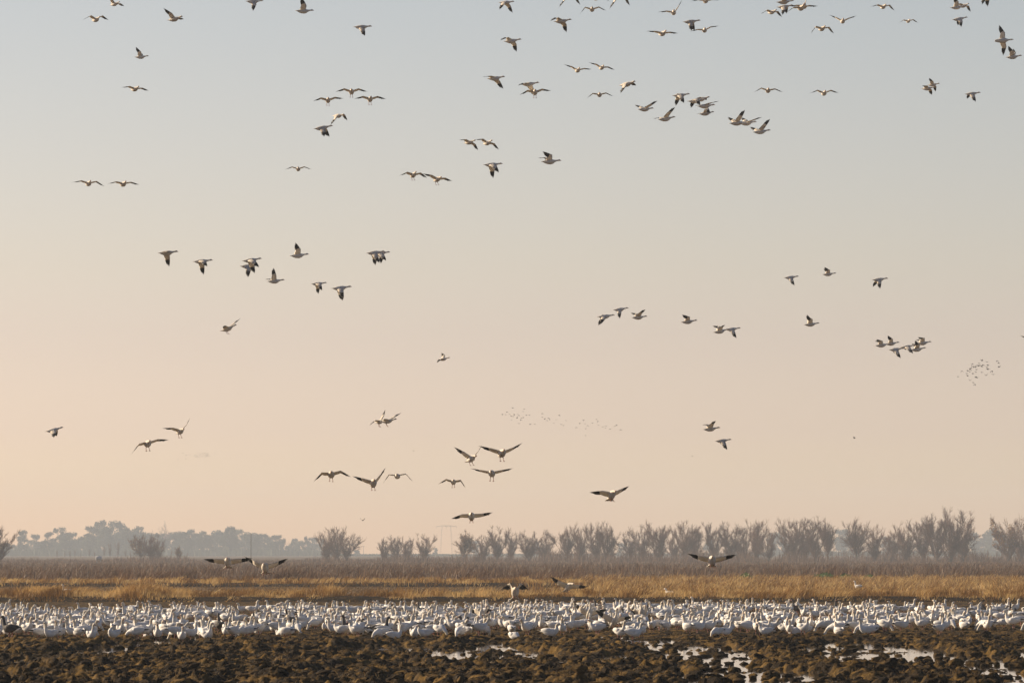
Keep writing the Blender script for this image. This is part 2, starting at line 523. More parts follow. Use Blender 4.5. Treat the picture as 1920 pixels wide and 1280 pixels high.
# two low earth banks: a long one behind the flock, a second on the left
def levee(name, label, x0, x1, y0, y1, hgt, seed):
    nx = int((x1 - x0) / 0.25); pr = [(0, -.05), (.05, .45), (.13, .95), (.36, 1.0), (.64, 1.0), (.8, .7), (1.0, -.05)]
    xs = np.linspace(x0, x1, nx)
    rows = []
    for f_, hh in pr:
        yy = y0 + (y1 - y0) * f_ + 0.5 * (vnoise(xs / 1.7, xs * 0 + f_ * 9, seed) - .5)
        zz = hgt * hh * (0.75 + 0.5 * vnoise(xs / 2.1, xs * 0 + f_ * 5, seed + 3)) - (0.03 if hh < 0 else 0)
        rows.append(np.stack([xs, yy, zz], -1))
    V = np.stack(rows, 0).reshape(-1, 3)
    ii = np.arange(len(pr) * nx).reshape(len(pr), nx)
    q = np.stack([ii[:-1, :-1], ii[:-1, 1:], ii[1:, 1:], ii[1:, :-1]], -1).reshape(-1, 4)
    return tag(link(name, mesh_np(name, V, quads=q, mats=[M['bank']])), label, None, None, "structure")
levee("earth_bank", "low dark earth bank along the back of the muddy field", -46, 46, 277.5, 289, 0.28, 301)
levee("earth_bank", "second low earth bank on the left beyond the stubble", -62, xat(1110, 404), 401, 415, 0.30, 331)

def swath(x, y, sx, seed):
    """which way each clump of grass is laid over, and how tall and thick it stands"""
    a = fbm(x / sx, y / (sx * 2.2), seed, 2) - 0.5
    return 2.2 * a

x, y, d = band(56000, 277.7, 292, lambda y: 36 + 0 * y, 0.30, 3, 1.2)
lft = 1 - smooth(-2, 6, x)
tuft = smooth(0.45, 0.75, fbm(x / 2.6, y * 0 + 3.3, 9, 2))
cl = fbm(x / 0.8, y / 1.2, 71, 2)
rise = 0.25 * smooth(277.6, 279.4, y) * (1 - smooth(285, 289, y))
h = (0.06 + 0.66 * cl ** 1.7 + lft * (0.42 * tuft - 0.05) + (1 - lft) * 0.10) * (0.42 + 0.58 * smooth(277.6, 280.5, y))
grass("dry_grass", "golden dry grass bank right behind the resting flock", "grass", M['straw'], x, y, rise, h, np.full(len(x), 0.03), (0.30 + swath(x, y, 1.5, 75), -0.10), 0.28)
# tall flopped tufts on the left half of the bank
cxs = np.array([xat(p_, 283) for p_ in (10, 28, 60, 75, 95, 160, 245, 258, 270, 284, 330, 345, 420, 470, 490, 560, 612, 625, 700, 760, 815, 905)])
n = 380
x = np.concatenate([c + rng.normal(size=n) * 0.40 for c in cxs]); y = 280 + rng.random(len(x)) * 5
h = np.repeat(np.array([.8, .6, 0.9, .9, 0.8, .65, 0.95, 1.1, 1.15, 1.0, 0.8, .7, 0.7, .75, .65, 0.75, 0.98, .9, 0.7, 0.75, 0.75, 0.8]), n) * (0.45 + 0.55 * rng.random(len(x)))
grass("tall_grass", "taller flopped tufts of golden grass along the left half of the bank", "grass", M['straw'], x, y, 0.2 + 0 * x, h, np.full(len(x), 0.026), (0.15 + 0 * x, -0.15), 0.42)
# wide golden field on the right behind the bank
x, y, d = band(105000, 290, 530, lambda y: 0.122 * y, 0.30, 13, 4.0, 1.3)
edge = xat(1085, y) + 1.5 * (vnoise(y / 8, y * 0, 3) - 0.5) * 8
k = x > edge
x, y, d = x[k], y[k], d[k]
cl = fbm(x / 1.3, y / 3.5, 72, 3)
h = 0.10 + 1.05 * cl ** 1.8
grass("golden_field", "wide field of golden dry grass on the right behind the flock", "grass", M['straw'], x, y, 0 * x, h, np.full(len(x), 0.045), (0.28 + swath(x, y, 2.4, 76), 0.0), 0.32)
# low stubble on the left between the two banks
x, y, d = band(26000, 290, 402, lambda y: 0.122 * y, 0.34, 23, 2.0)
k = x < xat(1100, y)
x, y, d = x[k], y[k], d[k]
grass("short_stubble", "short brown stubble on the left between the two grass banks", "grass", M['stubble'], x, y, 0 * x, 0.05 + 0.16 * d, np.full(len(x), 0.045), (0.2 + 0 * x, 0), 0.5)
# second bank on the left
x, y, d = band(32000, 401.2, 417, lambda y: 0.122 * y, 0.30, 33, 2.4)
k = x < xat(1110, y)
x, y, d = x[k], y[k], d[k]
cl = fbm(x / 1.2, y / 2.0, 73, 2)
rise = 0.27 * smooth(401.2, 403.4, y) * (1 - smooth(410, 415, y))
grass("bank_grass", "second darker bank of dry grass on the left beyond the stubble", "grass", M['straw'], x, y, rise, 0.14 + 0.75 * cl ** 1.5, np.full(len(x), 0.042), (0.25 + swath(x, y, 2.0, 77), -0.08), 0.3)
# brown scrub behind, in clumps, up to the trees
x, y, d = band(88000, 440, 1390, lambda y: 0.114 * y, 0.30, 43, 7.0, 2.3)
k = ~((x > xat(1085, y)) & (y < 535))
x, y, d = x[k], y[k], d[k]
lump = fbm(x / 3.2, y / 16, 53, 3)
bush = smooth(0.42, 0.70, lump)
h = 0.30 + 1.25 * bush * (1 - 0.62 * smooth(600, 1250, y)) + 0.12 * smooth(700, 1300, y)
h *= 0.45 + 0.55 * rng.random(len(x))
grass("brown_scrub", "belt of leafless brown scrub in front of the tree line", "scrub", M['scrub'], x, y, 0 * x, h, 0.05 + 0.05 * smooth(500, 1200, y), (0.22 + swath(x, y, 4, 78) * .6, 0.0), 0.33)
# taller brush at the feet of the trees
x, y, d = band(30000, 1380, 1600, lambda y: 0.112 * y, 0.0, 47, 6.0)
ppx = x / y * F + 960
tr_ = np.clip(np.interp(ppx, [-100, 180, 240, 350, 420, 560, 620, 690, 760, 830, 900, 2050], [.5, .1, .5, .4, .08, .12, .6, .15, .7, .4, .9, .9]), 0, 1)
lump = fbm(x / 6.0, y / 40, 57, 3)
h = (0.5 + 5.2 * tr_ * smooth(0.35, 0.75, lump)) * (0.35 + 0.65 * rng.random(len(x)))
grass("thicket_brush", "hazy leafless brush crowding the feet of the tree line", "brush", M['scrub'], x, y, 0 * x, h, np.full(len(x), 0.09), (0.05 + swath(x, y, 6, 79) * .4, 0.0), 0.22)
# low growth under the far belt
n = 9000
y = 3720 + 260 * rng.random(n); x = (rng.random(n) * 2 - 1) * 0.112 * y
ppx = x / y * F + 960
low = np.interp(ppx, [-100, 590, 640, 900, 1420, 1500, 2050], [8.0, 7.5, 2.4, 2.4, 3.6, 5.0, 6.0])
h = low * (0.6 + 0.5 * fbm(x / 20, y / 45, 58, 3)) * (0.6 + 0.4 * rng.random(n))
grass("far_brush", "dim low growth under the far tree belt", "brush", M['far_leaf'], x, y, 0 * x, h, np.full(n, 2.0), 0.0 * np.ones((2, n)), 0.15)
# straw and roots on the mud
x, y, d = band(66000, 101, 200, lambda y: 0.125 * y, 0.50, 63, 1.1)
z = mud_h(x, y)
k = z > 0.03
x, y, z = x[k], y[k], z[k]
grass("straw_stubble", "flattened straw and roots turned up in the mud", "stubble", M['stubble'], x, y, z, 0.03 + 0.11 * rng.random(len(x)) ** 2, np.full(len(x), 0.014), (0.1, 0), 0.9)

# green weeds at the far edge of the golden field
def weed(px, depth, wpx, hm, label):
    n = 420
    x0 = xat(px, depth); hw = wpx / 2 / F * depth
    x = x0 + rng.normal(size=n) * hw * 0.5; y = depth + rng.normal(size=n) * 1.2
    h = hm * (0.5 + 0.5 * rng.random(n)) * np.exp(-((x - x0) / hw) ** 2 * 0.7)
    r3 = rng.random(n)
    ang = rng.random(n) * 6.283
    v, q = [], []
    zc = h * rng.random(n)
    for i in range(n):
        s = 0.10 * (0.6 + rng.random())
        c = Vector((x[i] - x0, y[i] - depth, zc[i] + 0.05)); a = Vector((math.cos(ang[i]), math.sin(ang[i]), rng.normal() * .4)) * s
        b = Vector((-math.sin(ang[i]) * .4, math.cos(ang[i]) * .4, 0.8 + rng.normal() * .3)) * s * .7
        o_ = len(v); v += [c - a, c - b, c + a, c + b]; q.append((o_, o_ + 1, o_ + 2, o_ + 3))
    me = mesh_np("leaf_mass", v, quads=q, mats=[M['weed']], attr=np.repeat(r3, 4))
    e = tag(link("green_weed", None, loc=(x0, depth, 0)), label, "weed", "green weeds at the edge of the golden field")
    f = link("foliage", me, e)
    for i in range(6):
        s_ = MB()
        s_.tube((rng.normal() * hw * .4, rng.normal() * .5, -0.02), (rng.normal() * hw * .5, rng.normal() * .5, hm * .75), 0.015, 0.006, 4)
        link("stem", s_.mesh("stem", [M['weed']]), e)
weed(1545, 512, 42, 0.72, "largest green weed patch at the far edge of the golden field")
weed(1585, 508, 26, 0.58, "small green weed patch just right of the largest one")
weed(1630, 506, 18, 0.5, "rightmost small green weed patch at the golden field's far edge")
weed(1398, 514, 22, 0.62, "green weed patch left of the others, below the landing goose")

# ------------------------------------------------------------------ trees
ORD = ("first second third fourth fifth sixth seventh eighth ninth tenth eleventh twelfth thirteenth fourteenth fifteenth "
       "sixteenth seventeenth eighteenth nineteenth").split()
TENS = {20: "twenty", 30: "thirty", 40: "forty", 50: "fifty", 60: "sixty", 70: "seventy", 80: "eighty", 90: "ninety"}
def ordinal(n):
    if n < 20:
        return ORD[n - 1]
    t, u = n // 10 * 10, n % 10
    if n >= 100:
        return "hundred-and-" + ordinal(n - 100) if n > 100 else "hundredth"
    return TENS[t][:-1] + "ieth" if u == 0 else TENS[t] + "-" + ORD[u - 1]

def sticks(name, segs, mat_):
    """three-sided tapered sticks: segs rows are ax ay az bx by bz ra rb tone"""
    s = np.asarray(segs, float)
    a, b = s[:, 0:3], s[:, 3:6]
    t = b - a
    t /= np.linalg.norm(t, axis=1)[:, None] + 1e-9
    ref = np.where(np.abs(t[:, 2:3]) > 0.9, np.array([[1.0, 0, 0]]), np.array([[0, 0, 1.0]]))
    u = np.cross(t, ref); u /= np.linalg.norm(u, axis=1)[:, None]
    w = np.cross(t, u)
    vs = []
    for p_, r_ in ((a, s[:, 6]), (b, s[:, 7])):
        for k in range(3):
            an = 2.0944 * k
            vs.append(p_ + (u * math.cos(an) + w * math.sin(an)) * r_[:, None])
    v = np.stack(vs, 1).reshape(-1, 3)
    k = np.arange(len(s)) * 6
    q = np.concatenate([np.stack([k + i, k + (i + 1) % 3, k + 3 + (i + 1) % 3, k + 3 + i], -1) for i in range(3)])
    return mesh_np(name, v, quads=q, mats=[mat_], attr=np.repeat(s[:, 8], 6))

def bare_tree(seed, H, nstem, tilt, nb, nt, width=1.0, leader=False, leaves=0.0):
    """leafless tree: stems fanning up from the base, branches, twigs"""
    r_ = random.Random(seed)
    st, tw, lf = [], [], []
    def rv(k):
        return Vector((r_.gauss(0, k), r_.gauss(0, k), r_.gauss(0, k)))
    def path(p, d, L, n, r0, r1, store, wob, upb):
        pts = [(p.copy(), d.copy())]
        tone = r_.random()
        for i in range(n):
            d = (d + rv(wob) + Vector((0, 0, upb))).normalized()
            q = p + d * (L / n)
            ra = r0 + (r1 - r0) * i / n; rb = r0 + (r1 - r0) * (i + 1) / n
            store.append((*p, *q, ra, rb, tone))
            p = q
            pts.append((p.copy(), d.copy()))
        return pts
    def twigs(pts, L, cnt):
        for _ in range(cnt):
            p, d = pts[r_.randint(1, len(pts) - 1)]
            dd = (d + rv(0.34) + Vector((0, 0, 0.30))).normalized()
            pp = path(p, dd, L * r_.uniform(0.6, 1.2), 2, 0.020, 0.012, tw, 0.10, 0.06)
            for _ in range(4):
                p2, d2 = pp[r_.randint(0, 2)]
                path(p2, (d2 + rv(0.3) + Vector((0, 0, 0.15))).normalized(), L * r_.uniform(0.4, 0.85), 1, 0.016, 0.009, tw, 0.05, 0.03)
                if leaves and r_.random() < leaves * .5 and p2.z > H * 0.35:
                    lf.append(p2 + rv(0.2))
    base = Vector((0, 0, -0.1))
    stems = []
    if leader:
        stems.append(path(base, Vector((0, 0, 1)), H * 0.95, 9, 0.15, 0.03, st, 0.05, 0.06))
    for i in range(nstem):
        an = 6.283 * (i + r_.random() * 0.7) / nstem
        ti = R(tilt) * math.sqrt(r_.random())
        d = Vector((math.cos(an) * math.sin(ti) * width, math.sin(an) * math.sin(ti), math.cos(ti))).normalized()
        L = H * (r_.uniform(0.92, 1.0) if i % 2 == 0 else r_.uniform(0.5, 0.9)) * (1.0 - 0.22 * ti)
        start = base if not leader else stems[0][r_.randint(1, 4)][0]
        if leader:
            L *= 0.62
            d = (d + Vector((0, 0, 0.15))).normalized()
        stems.append(path(start, d, L, 8, 0.060, 0.018, st, 0.06, 0.03))
    for pts in stems:
        for _ in range(nb):
            k = r_.randint(1, len(pts) - 1)
            p, d = pts[k]
            dd = (d + rv(0.44) + Vector((0, 0, 0.16))).normalized()
            bpts = path(p, dd, H * r_.uniform(0.13, 0.26), 3, 0.036, 0.020, tw, 0.09, 0.07)
            twigs(bpts, H * 0.10, nt)
        twigs(pts[-4:], H * 0.11, nt)
    sm = sticks("trunk", st, M['bark']); tm = sticks("crown", tw, M['twig'])
    top = max(s_[5] for s_ in tw)
    lm = None
    if lf:
        v, q, tn = [], [], []
        for c in lf:
            for _ in range(3):
                c2 = c + rv(0.14); a_ = rv(0.10); b_ = rv(0.10); o_ = len(v)
                v += [c2 - a_, c2 - b_, c2 + a_, c2 + b_]; q.append((o_, o_ + 1, o_ + 2, o_ + 3)); tn += [r_.random()] * 4
        lm = mesh_np("leaves", v, quads=q, mats=[M['twig_leaf']], attr=tn)
    return sm, tm, lm, top

TV = {
    'fan': [bare_tree(1, 9, 11, 36, 10, 10), bare_tree(2, 9, 12, 31, 9, 10), bare_tree(3, 9, 10, 40, 11, 10)],
    'up': [bare_tree(4, 9, 10, 24, 11, 10), bare_tree(5, 9, 11, 28, 10, 10), bare_tree(9, 9, 9, 22, 12, 10)],
    'oval': [bare_tree(6, 9, 13, 44, 9, 9, leader=True), bare_tree(10, 9, 12, 48, 10, 9, leader=True)],
    'leafy': [bare_tree(7, 9, 13, 46, 9, 9, leader=True, leaves=0.22), bare_tree(8, 9, 10, 30, 10, 10, leaves=0.16)],
}
# photo column, top row, shape, depth, width factor
NEAR = [(-4, 982, 'fan', 640, 1.3), (266, 996, 'leafy', 900, 1.0), (284, 1000, 'up', 880, 1.2), (298, 1008, 'fan', 890, 1.0), (335, 1020, 'leafy', 900, .8),
        (612, 990, 'up', 810, 1.05), (632, 982, 'fan', 800, .95), (650, 994, 'up', 815, 1.0), (720, 1004, 'fan', 830, 1.0), (742, 1000, 'up', 850, 1.2), (764, 1003, 'fan', 840, 1.0), (795, 997, 'up', 800, 1.15), (873, 989, 'leafy', 790, .95),
        (906, 1000, 'up', 820, 1.30), (932, 982, 'up', 800, 1.0), (958, 994, 'up', 850, 1.1), (992, 990, 'fan', 800, 1.17), (1022, 998, 'up', 830, 1.30),
        (1062, 980, 'up', 800, 1.1), (1088, 976, 'fan', 810, .8), (1118, 974, 'up', 800, 1.1), (1140, 976, 'up', 790, 1.1), (1180, 992, 'fan', 830, 1.04),
        (1205, 980, 'up', 800, 1.0), (1236, 972, 'up', 790, 1.1), (1262, 990, 'fan', 850, 1.04), (1285, 972, 'up', 800, 1.0), (1304, 976, 'up', 820, 1.0),
        (1338, 976, 'up', 790, 1.0), (1368, 974, 'up', 800, 1.1), (1393, 984, 'fan', 830, 1.04), (1418, 970, 'up', 780, 1.0), (1440, 988, 'fan', 790, 0.91),
        (1484, 966, 'fan', 780, 1.10), (1508, 968, 'up', 800, 1.1), (1528, 974, 'up', 780, 1.1), (1551, 964, 'oval', 760, .75),
        (1606, 966, 'oval', 770, 1.0), (1640, 980, 'up', 790, 1.0), (1672, 988, 'up', 800, 1.30), (1698, 974, 'fan', 780, 1.10), (1730, 966, 'up', 780, 1.0),
        (1756, 958, 'up', 760, 1.0), (1782, 946, 'fan', 740, .95), (1806, 954, 'up', 745, .9), (1889, 960, 'leafy', 740, .95), (1912, 968, 'fan', 760, .8),
        (1955, 978, 'fan', 780, .8)]
WORDS = {'fan': "spreading bare tree", 'up': "upright bare tree", 'oval': "round-crowned bare tree", 'leafy': "tree with a few orange leaves"}
tcount = 0
for k, (px, ytop, shape, D, wf) in enumerate(NEAR):
    D = D * 1.9 + 30 * math.sin(k * 2.3)
    var = TV[shape][k % len(TV[shape])]
    Ht = zat(ytop, D)
    sc = Ht / var[3]
    o = link("bare_tree", None, loc=(xat(px, D), D, 0), rot=(0, 0, k * 2.4))
    wf *= {'up': 1.2, 'fan': 1.15, 'oval': 1.1, 'leafy': 1.15}[shape] * (0.9 + 0.2 * ((k * 7) % 5) / 4)
    o.scale = (sc * wf, sc * wf, sc)
    tag(o, "%s, %s from the left in the near tree line" % (WORDS[shape], ordinal(k + 1)), "tree", "bare trees of the near tree line")
    link("trunk", var[0], o); link("crown", var[1], o)
    if var[2] is not None:
        link("leaves", var[2], o)

# far tree belt, dim in the haze
def full_tree(seed, H, wide, clumps, leafn, open_=0.0):
    r_ = random.Random(seed)
    st = []
    trunk_top = H * 0.75
    p = Vector((0, 0, -0.2)); d = Vector((0, 0, 1)); pts = []
    for i in range(6):
        d = (d + Vector((r_.gauss(0, .06), r_.gauss(0, .06), .1))).normalized(); q = p + d * trunk_top / 6
        st.append((*p, *q, .38 - .05 * i, .33 - .05 * i, .5)); p = q; pts.append(p.copy())
    v, q_, tn = [], [], []
    for c in range(clumps):
        h = r_.uniform(0.10, 0.93)
        rad = wide * (1 - abs(h - 0.45) * 1.2) * r_.uniform(0.3, 1.0)
        an = r_.random() * 6.283
        cc = Vector((math.cos(an) * rad, math.sin(an) * rad, h * H))
        k = pts[min(5, int(h * 6))]
        st.append((*k, *cc, .13, .05, .5))
        cr_ = r_.uniform(0.09, 0.17) * H
        for _ in range(leafn):
            g_ = Vector((r_.gauss(0, 1), r_.gauss(0, 1), r_.gauss(0, .75)))
            c2 = cc + g_.normalized() * cr_ * r_.random() ** 0.45
            s_ = r_.uniform(0.28, 0.6)
            a_ = Vector((r_.gauss(0, 1), r_.gauss(0, 1), r_.gauss(0, 1))).normalized() * s_
            b_ = a_.orthogonal().normalized() * s_ * .7
            o_ = len(v); v += [c2 - a_, c2 - b_, c2 + a_, c2 + b_]; q_.append((o_, o_ + 1, o_ + 2, o_ + 3)); tn += [r_.random()] * 4
    top = max(x_[2] for x_ in v)
    return sticks("trunk", st, M['bark']), mesh_np("crown", v, quads=q_, mats=[M['far_leaf']], attr=tn), None, top
FV = [full_tree(31, 16, 5.6, 24, 110), full_tree(32, 16, 4.6, 20, 110), full_tree(33, 16, 6.6, 28, 100), full_tree(34, 16, 4.0, 16, 120)]
FB = [bare_tree(41, 14, 9, 40, 9, 8, leader=True), bare_tree(42, 14, 9, 32, 9, 8)]
FARL = [(-6, 1015, 0), (14, 1016, 2), (26, 1019, 0), (42, 992, 3), (55, 1012, 2), (68, 1000, 1), (80, 1014, 0), (92, 995, 1), (101, 1008, 2), (112, 986, 3), (124, 1004, 2),
        (134, 996, 1), (146, 1012, 0), (158, 1004, 0), (166, 998, 2), (174, 984, 1), (188, 973, 3), (197, 992, 2), (205, 984, 1), (219, 974, 1), (232, 986, 2), (246, 990, 0), (262, 985, 2),
        (276, 996, 0), (288, 990, 'b'), (300, 998, 2), (311, 974, 'b'), (322, 996, 0), (334, 994, 0), (346, 996, 2), (357, 990, 1), (370, 998, 2), (382, 994, 2), (394, 1000, 0), (406, 992, 0),
        (418, 994, 2), (431, 985, 2), (446, 990, 1), (458, 1000, 2), (470, 996, 0), (482, 1002, 2), (494, 999, 2), (506, 1004, 0), (518, 1001, 1), (530, 1008, 0), (542, 1012, 'b'), (552, 1008, 2),
        (564, 1012, 0), (574, 1004, 3), (588, 1006, 1), (604, 1008, 2), (668, 1030, 0), (816, 1026, 3), (892, 1012, 1), (1005, 1014, 2), (1165, 1016, 0), (1330, 1010, 2), (1452, 996, 0), (1470, 1004, 1),
        (1578, 990, 1), (1592, 1002, 0), (1664, 1004, 2), (1826, 996, 1), (1838, 1006, 3), (1850, 998, 2), (1862, 988, 0), (1876, 1000, 2), (1935, 998, 1)]
for k, (px, ytop, v_) in enumerate(FARL):
    D = 3960 + 120 * math.sin(k * 1.7)
    var = FB[k % 2] if v_ == 'b' else FV[v_]
    Ht = zat(ytop, D); sc = Ht / var[3]
    wf = 0.95 + 0.2 * math.sin(k * 3.1)
    if Ht < 9: wf *= 1.5
    o = link("far_tree", None, loc=(xat(px, D), D, 0), rot=(0, 0, k * 1.9))
    o.scale = (sc * wf, sc * wf, sc)
    tag(o, "hazy %s tree, %s from the left in the far tree belt" % ("bare" if v_ == 'b' else "blue-grey", ordinal(k + 1)), "tree", "hazy trees of the far belt")
    link("trunk", var[0], o); link("crown", var[1], o)
# thin half-hazy saplings in front of the far belt, left
SAP = [(108, 1030), (122, 1033), (132, 1030), (141, 1028), (152, 1036), (168, 1026), (178, 1032), (196, 1022), (207, 1014), (222, 1010), (236, 1028), (245, 1030), (322, 1028), (352, 1034)]
for k, (px, ytop) in enumerate(SAP):
    D = 2600 + 80 * math.sin(k * 2.9)
    var = TV['up'][k % 3]
    Ht = zat(ytop, D); sc = Ht / var[3]
    o = link("slender_tree", None, loc=(xat(px, D), D, 0), rot=(0, 0, k * 1.3)); o.scale = (sc * 0.42, sc * 0.42, sc)
    tag(o, "thin hazy sapling, %s from the left before the far belt" % ordinal(k + 1), "tree", "thin saplings before the far belt")
    link("trunk", var[0], o); link("crown", var[1], o)

# ------------------------------------------------------------------ poles and pylon, far off
def pylon(px, ytop, D, legpx):
    x0 = xat(px, D); H = zat(ytop, D); hw = legpx / 2 / F * D
    e = tag(link("power_pylon", None, loc=(x0, D, 0)), "faint portal-shaped power pylon standing far off in the haze", "pylon")
    for s in (-1, 1):
        b = MB()
        for dx in (-.5, .5):
            for dy in (-.5, .5):
                b.tube((s * hw * 1.15 + dx, dy, -0.1), (s * hw * .8 + dx * .45, dy * .45, H), .05, .04, 4)
        for i in range(9):
            z0, z1 = H * i / 9, H * (i + 1) / 9; c0 = s * hw * (1.15 - .35 * i / 9); c1 = s * hw * (1.15 - .35 * (i + 1) / 9)
            w0, w1 = .5 - .27 * i / 9, .5 - .27 * (i + 1) / 9
            b.tube((c0 - w0, w0, z0), (c1 + w1, w1, z1), .03, .03, 4); b.tube((c0 + w0, -w0, z0), (c1 - w1, -w1, z1), .03, .03, 4)
        link("leg", b.mesh("leg", [M['steel']], False), e)
    b = MB()
    W = hw * 1.9
    b.tube((-W, 0, H - .6), (W, 0, H - .6), .1, .1, 4); b.tube((-W, 0, H - .6), (-hw * .8, 0, H + .2), .07, .07, 4); b.tube((W, 0, H - .6), (hw * .8, 0, H + .2), .07, .07, 4)
    b.tube((-hw * .8, 0, H + .2), (hw * .8, 0, H + .2), .08, .08, 4)
    n = 8
    for i in range(n):
        xa = -hw * .8 + hw * 1.6 * i / n; xb = -hw * .8 + hw * 1.6 * (i + 1) / n
        b.tube((xa, 0, H - .6 if i % 2 else H + .2), (xb, 0, H + .2 if i % 2 else H - .6), .05, .05, 4)
    link("cross_beam", b.mesh("cross_beam", [M['steel']], False), e)
    for x_ in (-W, 0, W):
        b = MB(); b.tube((x_, 0, H - .6), (x_, 0, H - 2.0), .09, .09, 5)
        link("insulator", b.mesh("insulator", [M['steel']], False), e)
pylon(837, 985, 4000, 20)
def pole(px, ytop, D, r, label, arms):
    H = zat(ytop, D)
    e = tag(link("utility_pole" if arms else "radio_mast", None, loc=(xat(px, D), D, 0)), label, "pole" if arms else "mast")
    b = MB(); b.tube((0, 0, -.1), (0, 0, H), r, r * .7, 6)
    link("shaft", b.mesh("shaft", [M['bark']]), e)
    if arms:
        b = MB(); b.box((0, 0, H - .3), (2.4, .16, .16)); link("cross_arm", b.mesh("cross_arm", [M['bark']], False), e)
    else:
        b = MB(); b.tube((0, 0, 0), (.5, 0, .6), .04, .04, 4); b.tube((0, 0, 0), (-.5, 0, .6), .04, .04, 4); b.box((0, 0, .08), (.7, .7, .16))
        link("foot", b.mesh("foot", [M['bark']], False), e)
pole(682, 1023, 4000, .17, "small hazy utility pole between two bare trees", True)
pole(471, 999, 950, .06, "thin dark mast rising behind the two landing geese", False)

# ------------------------------------------------------------------ geese
def wing_parts(body, side, a1, a2, s1=10, s2=-18):
    """one wing: white arm goes into the body mesh, black hand feathers come back as a mesh of their own"""
    def dv(a, s):
        a, s = R(a), R(s)
        return Vector((math.sin(s), side * math.cos(s) * math.cos(a), math.cos(s) * math.sin(a)))
    d1, d2 = dv(a1, s1), dv(a2, s2)
    S = Vector((0.10, side * 0.045, 0.035))
    W = S + d1 * 0.29
    back = Vector((-1, 0, -0.06)).normalized()
    def ring(P, d, chord, th, blend=1.0):
        c = (back - d * back.dot(d)).normalized()
        nrm = c.cross(d).normalized() * side
        if nrm.dot(Vector((0, 0, 1)) - d * d.z) < 0: nrm = -nrm
        return [P, P + c * chord * .3 + nrm * th, P + c * chord * .7 + nrm * th * .6, P + c * chord - nrm * th * .3,
                P + c * chord * .65 - nrm * th * .1, P + c * chord * .25 - nrm * th * .45]
    dm = (d1 + d2).normalized()
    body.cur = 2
    rings = [ring(S, d1, .26, .030), ring(S + d1 * .1, d1, .25, .026), ring(S + d1 * .21, (d1 * 2 + dm).normalized(), .235, .022),
             ring(W, dm, .22, .017), ring(W + d2 * .13, d2, .19, .012)]
    if side < 0:
        rings = [r[::-1] for r in rings]
    body.loft(rings)
    body.cur = 0
    f = MB()
    c = (back - d2 * back.dot(d2)).normalized()
    nrm = c.cross(d2).normalized()
    H0 = W + d2 * .105
    pr = [ring(H0, d2, .198, .0135), ring(H0 + d2 * .09, d2, .180, .010), ring(H0 + d2 * .18 + c * .010, d2, .140, .007)]
    if side < 0:
        pr = [r[::-1] for r in pr]
    f.loft(pr)
    for i in range(6):                                     # long primaries fanning at the tip
        k = i / 5
        root = H0 + d2 * .14 + c * (.015 + .115 * k)
        tip = W + d2 * (.445 - .15 * k) + c * (.035 + .115 * k) + nrm * (.004 * i)
        ax = (tip - root).normalized(); wdt = ax.cross(nrm).normalized()
        mid = root.lerp(tip, .6)
        f.loft([[root - wdt * .017, root + nrm * .003, root + wdt * .017, root - nrm * .003],
                [mid - wdt * .013, mid + nrm * .003, mid + wdt * .013, mid - nrm * .003],
                [tip - wdt * .003, tip + nrm * .001, tip + wdt * .003, tip - nrm * .001]])
    return f

def flying_goose(L, Rr, legs, tail, headup=0.0):
    b = MB()
    b.spine([(-.37, 0, .012, tail, .006), (-.30, 0, .010, .045 + tail * .4, .016), (-.22, 0, .0, .084, .056), (-.10, 0, -.012, .112, .096),
             (.03, 0, -.016, .118, .108), (.12, 0, -.004, .098, .094), (.18, 0, .012 + .15 * headup, .060, .060), (.25, 0, .025 + .35 * headup, .037, .038),
             (.32, 0, .035 + .7 * headup, .031, .032), (.365, 0, .042 + headup, .037, .039), (.400, 0, .042 + headup, .035, .036), (.425, 0, .037 + headup, .024, .025)],
            10, 8, 1)
    wl = wing_parts(b, 1, *L)
    wr = wing_parts(b, -1, *Rr)
    parts = [("body", b.mesh("body", [M['shade_toned'], M['stain'], M['wing']])),
             ("primary_feathers", wl.mesh("primary_feathers", [M['black']])), ("primary_feathers", wr.mesh("primary_feathers", [M['black']]))]
    k = MB(); k.spine([(.418, 0, .036 + headup, .018, .019), (.45, 0, .028 + headup, .013, .013), (.475, 0, .022 + headup, .006, .005)], 8)
    parts.append(("bill", k.mesh("bill", [M['pink']])))
    if legs:
        for s in (-1, 1):
            k = MB(); sx = random.uniform(-.03, .03)
            k.tube((-.10, s * .045, -.06), (-.09 + sx, s * .05, -.15), .018, .010, 6)
            k.tube((-.09 + sx, s * .05, -.15), (-.06 + sx, s * .055, -.215), .010, .009, 6)
            f0 = Vector((-.06 + sx, s * .055, -.215))
            k.add([f0 + Vector((-.01, 0, .008)), f0 + Vector((.05, -.035, -.055)), f0 + Vector((.065, 0, -.062)), f0 + Vector((.05, .035, -.055)), f0 + Vector((-.012, 0, -.008))],
                  [(0, 1, 2), (0, 2, 3), (4, 2, 1), (4, 3, 2), (0, 4, 1), (0, 3, 4)])
            parts.append(("leg", k.mesh("leg", [M['leg']])))
    return parts

labels_used = {}
def put_goose(name, parts, loc, rot, label, cat, group, scale=1.0):
    e = link(name, None, loc=loc)
    e.rotation_mode = 'QUATERNION'
    e.rotation_quaternion = rot
    e.scale = (scale,) * 3
    tag(e, label, cat, group)
    labels_used[label] = labels_used.get(label, 0) + 1
    for nme, me_ in parts:
        link(nme, me_, e)
    return e

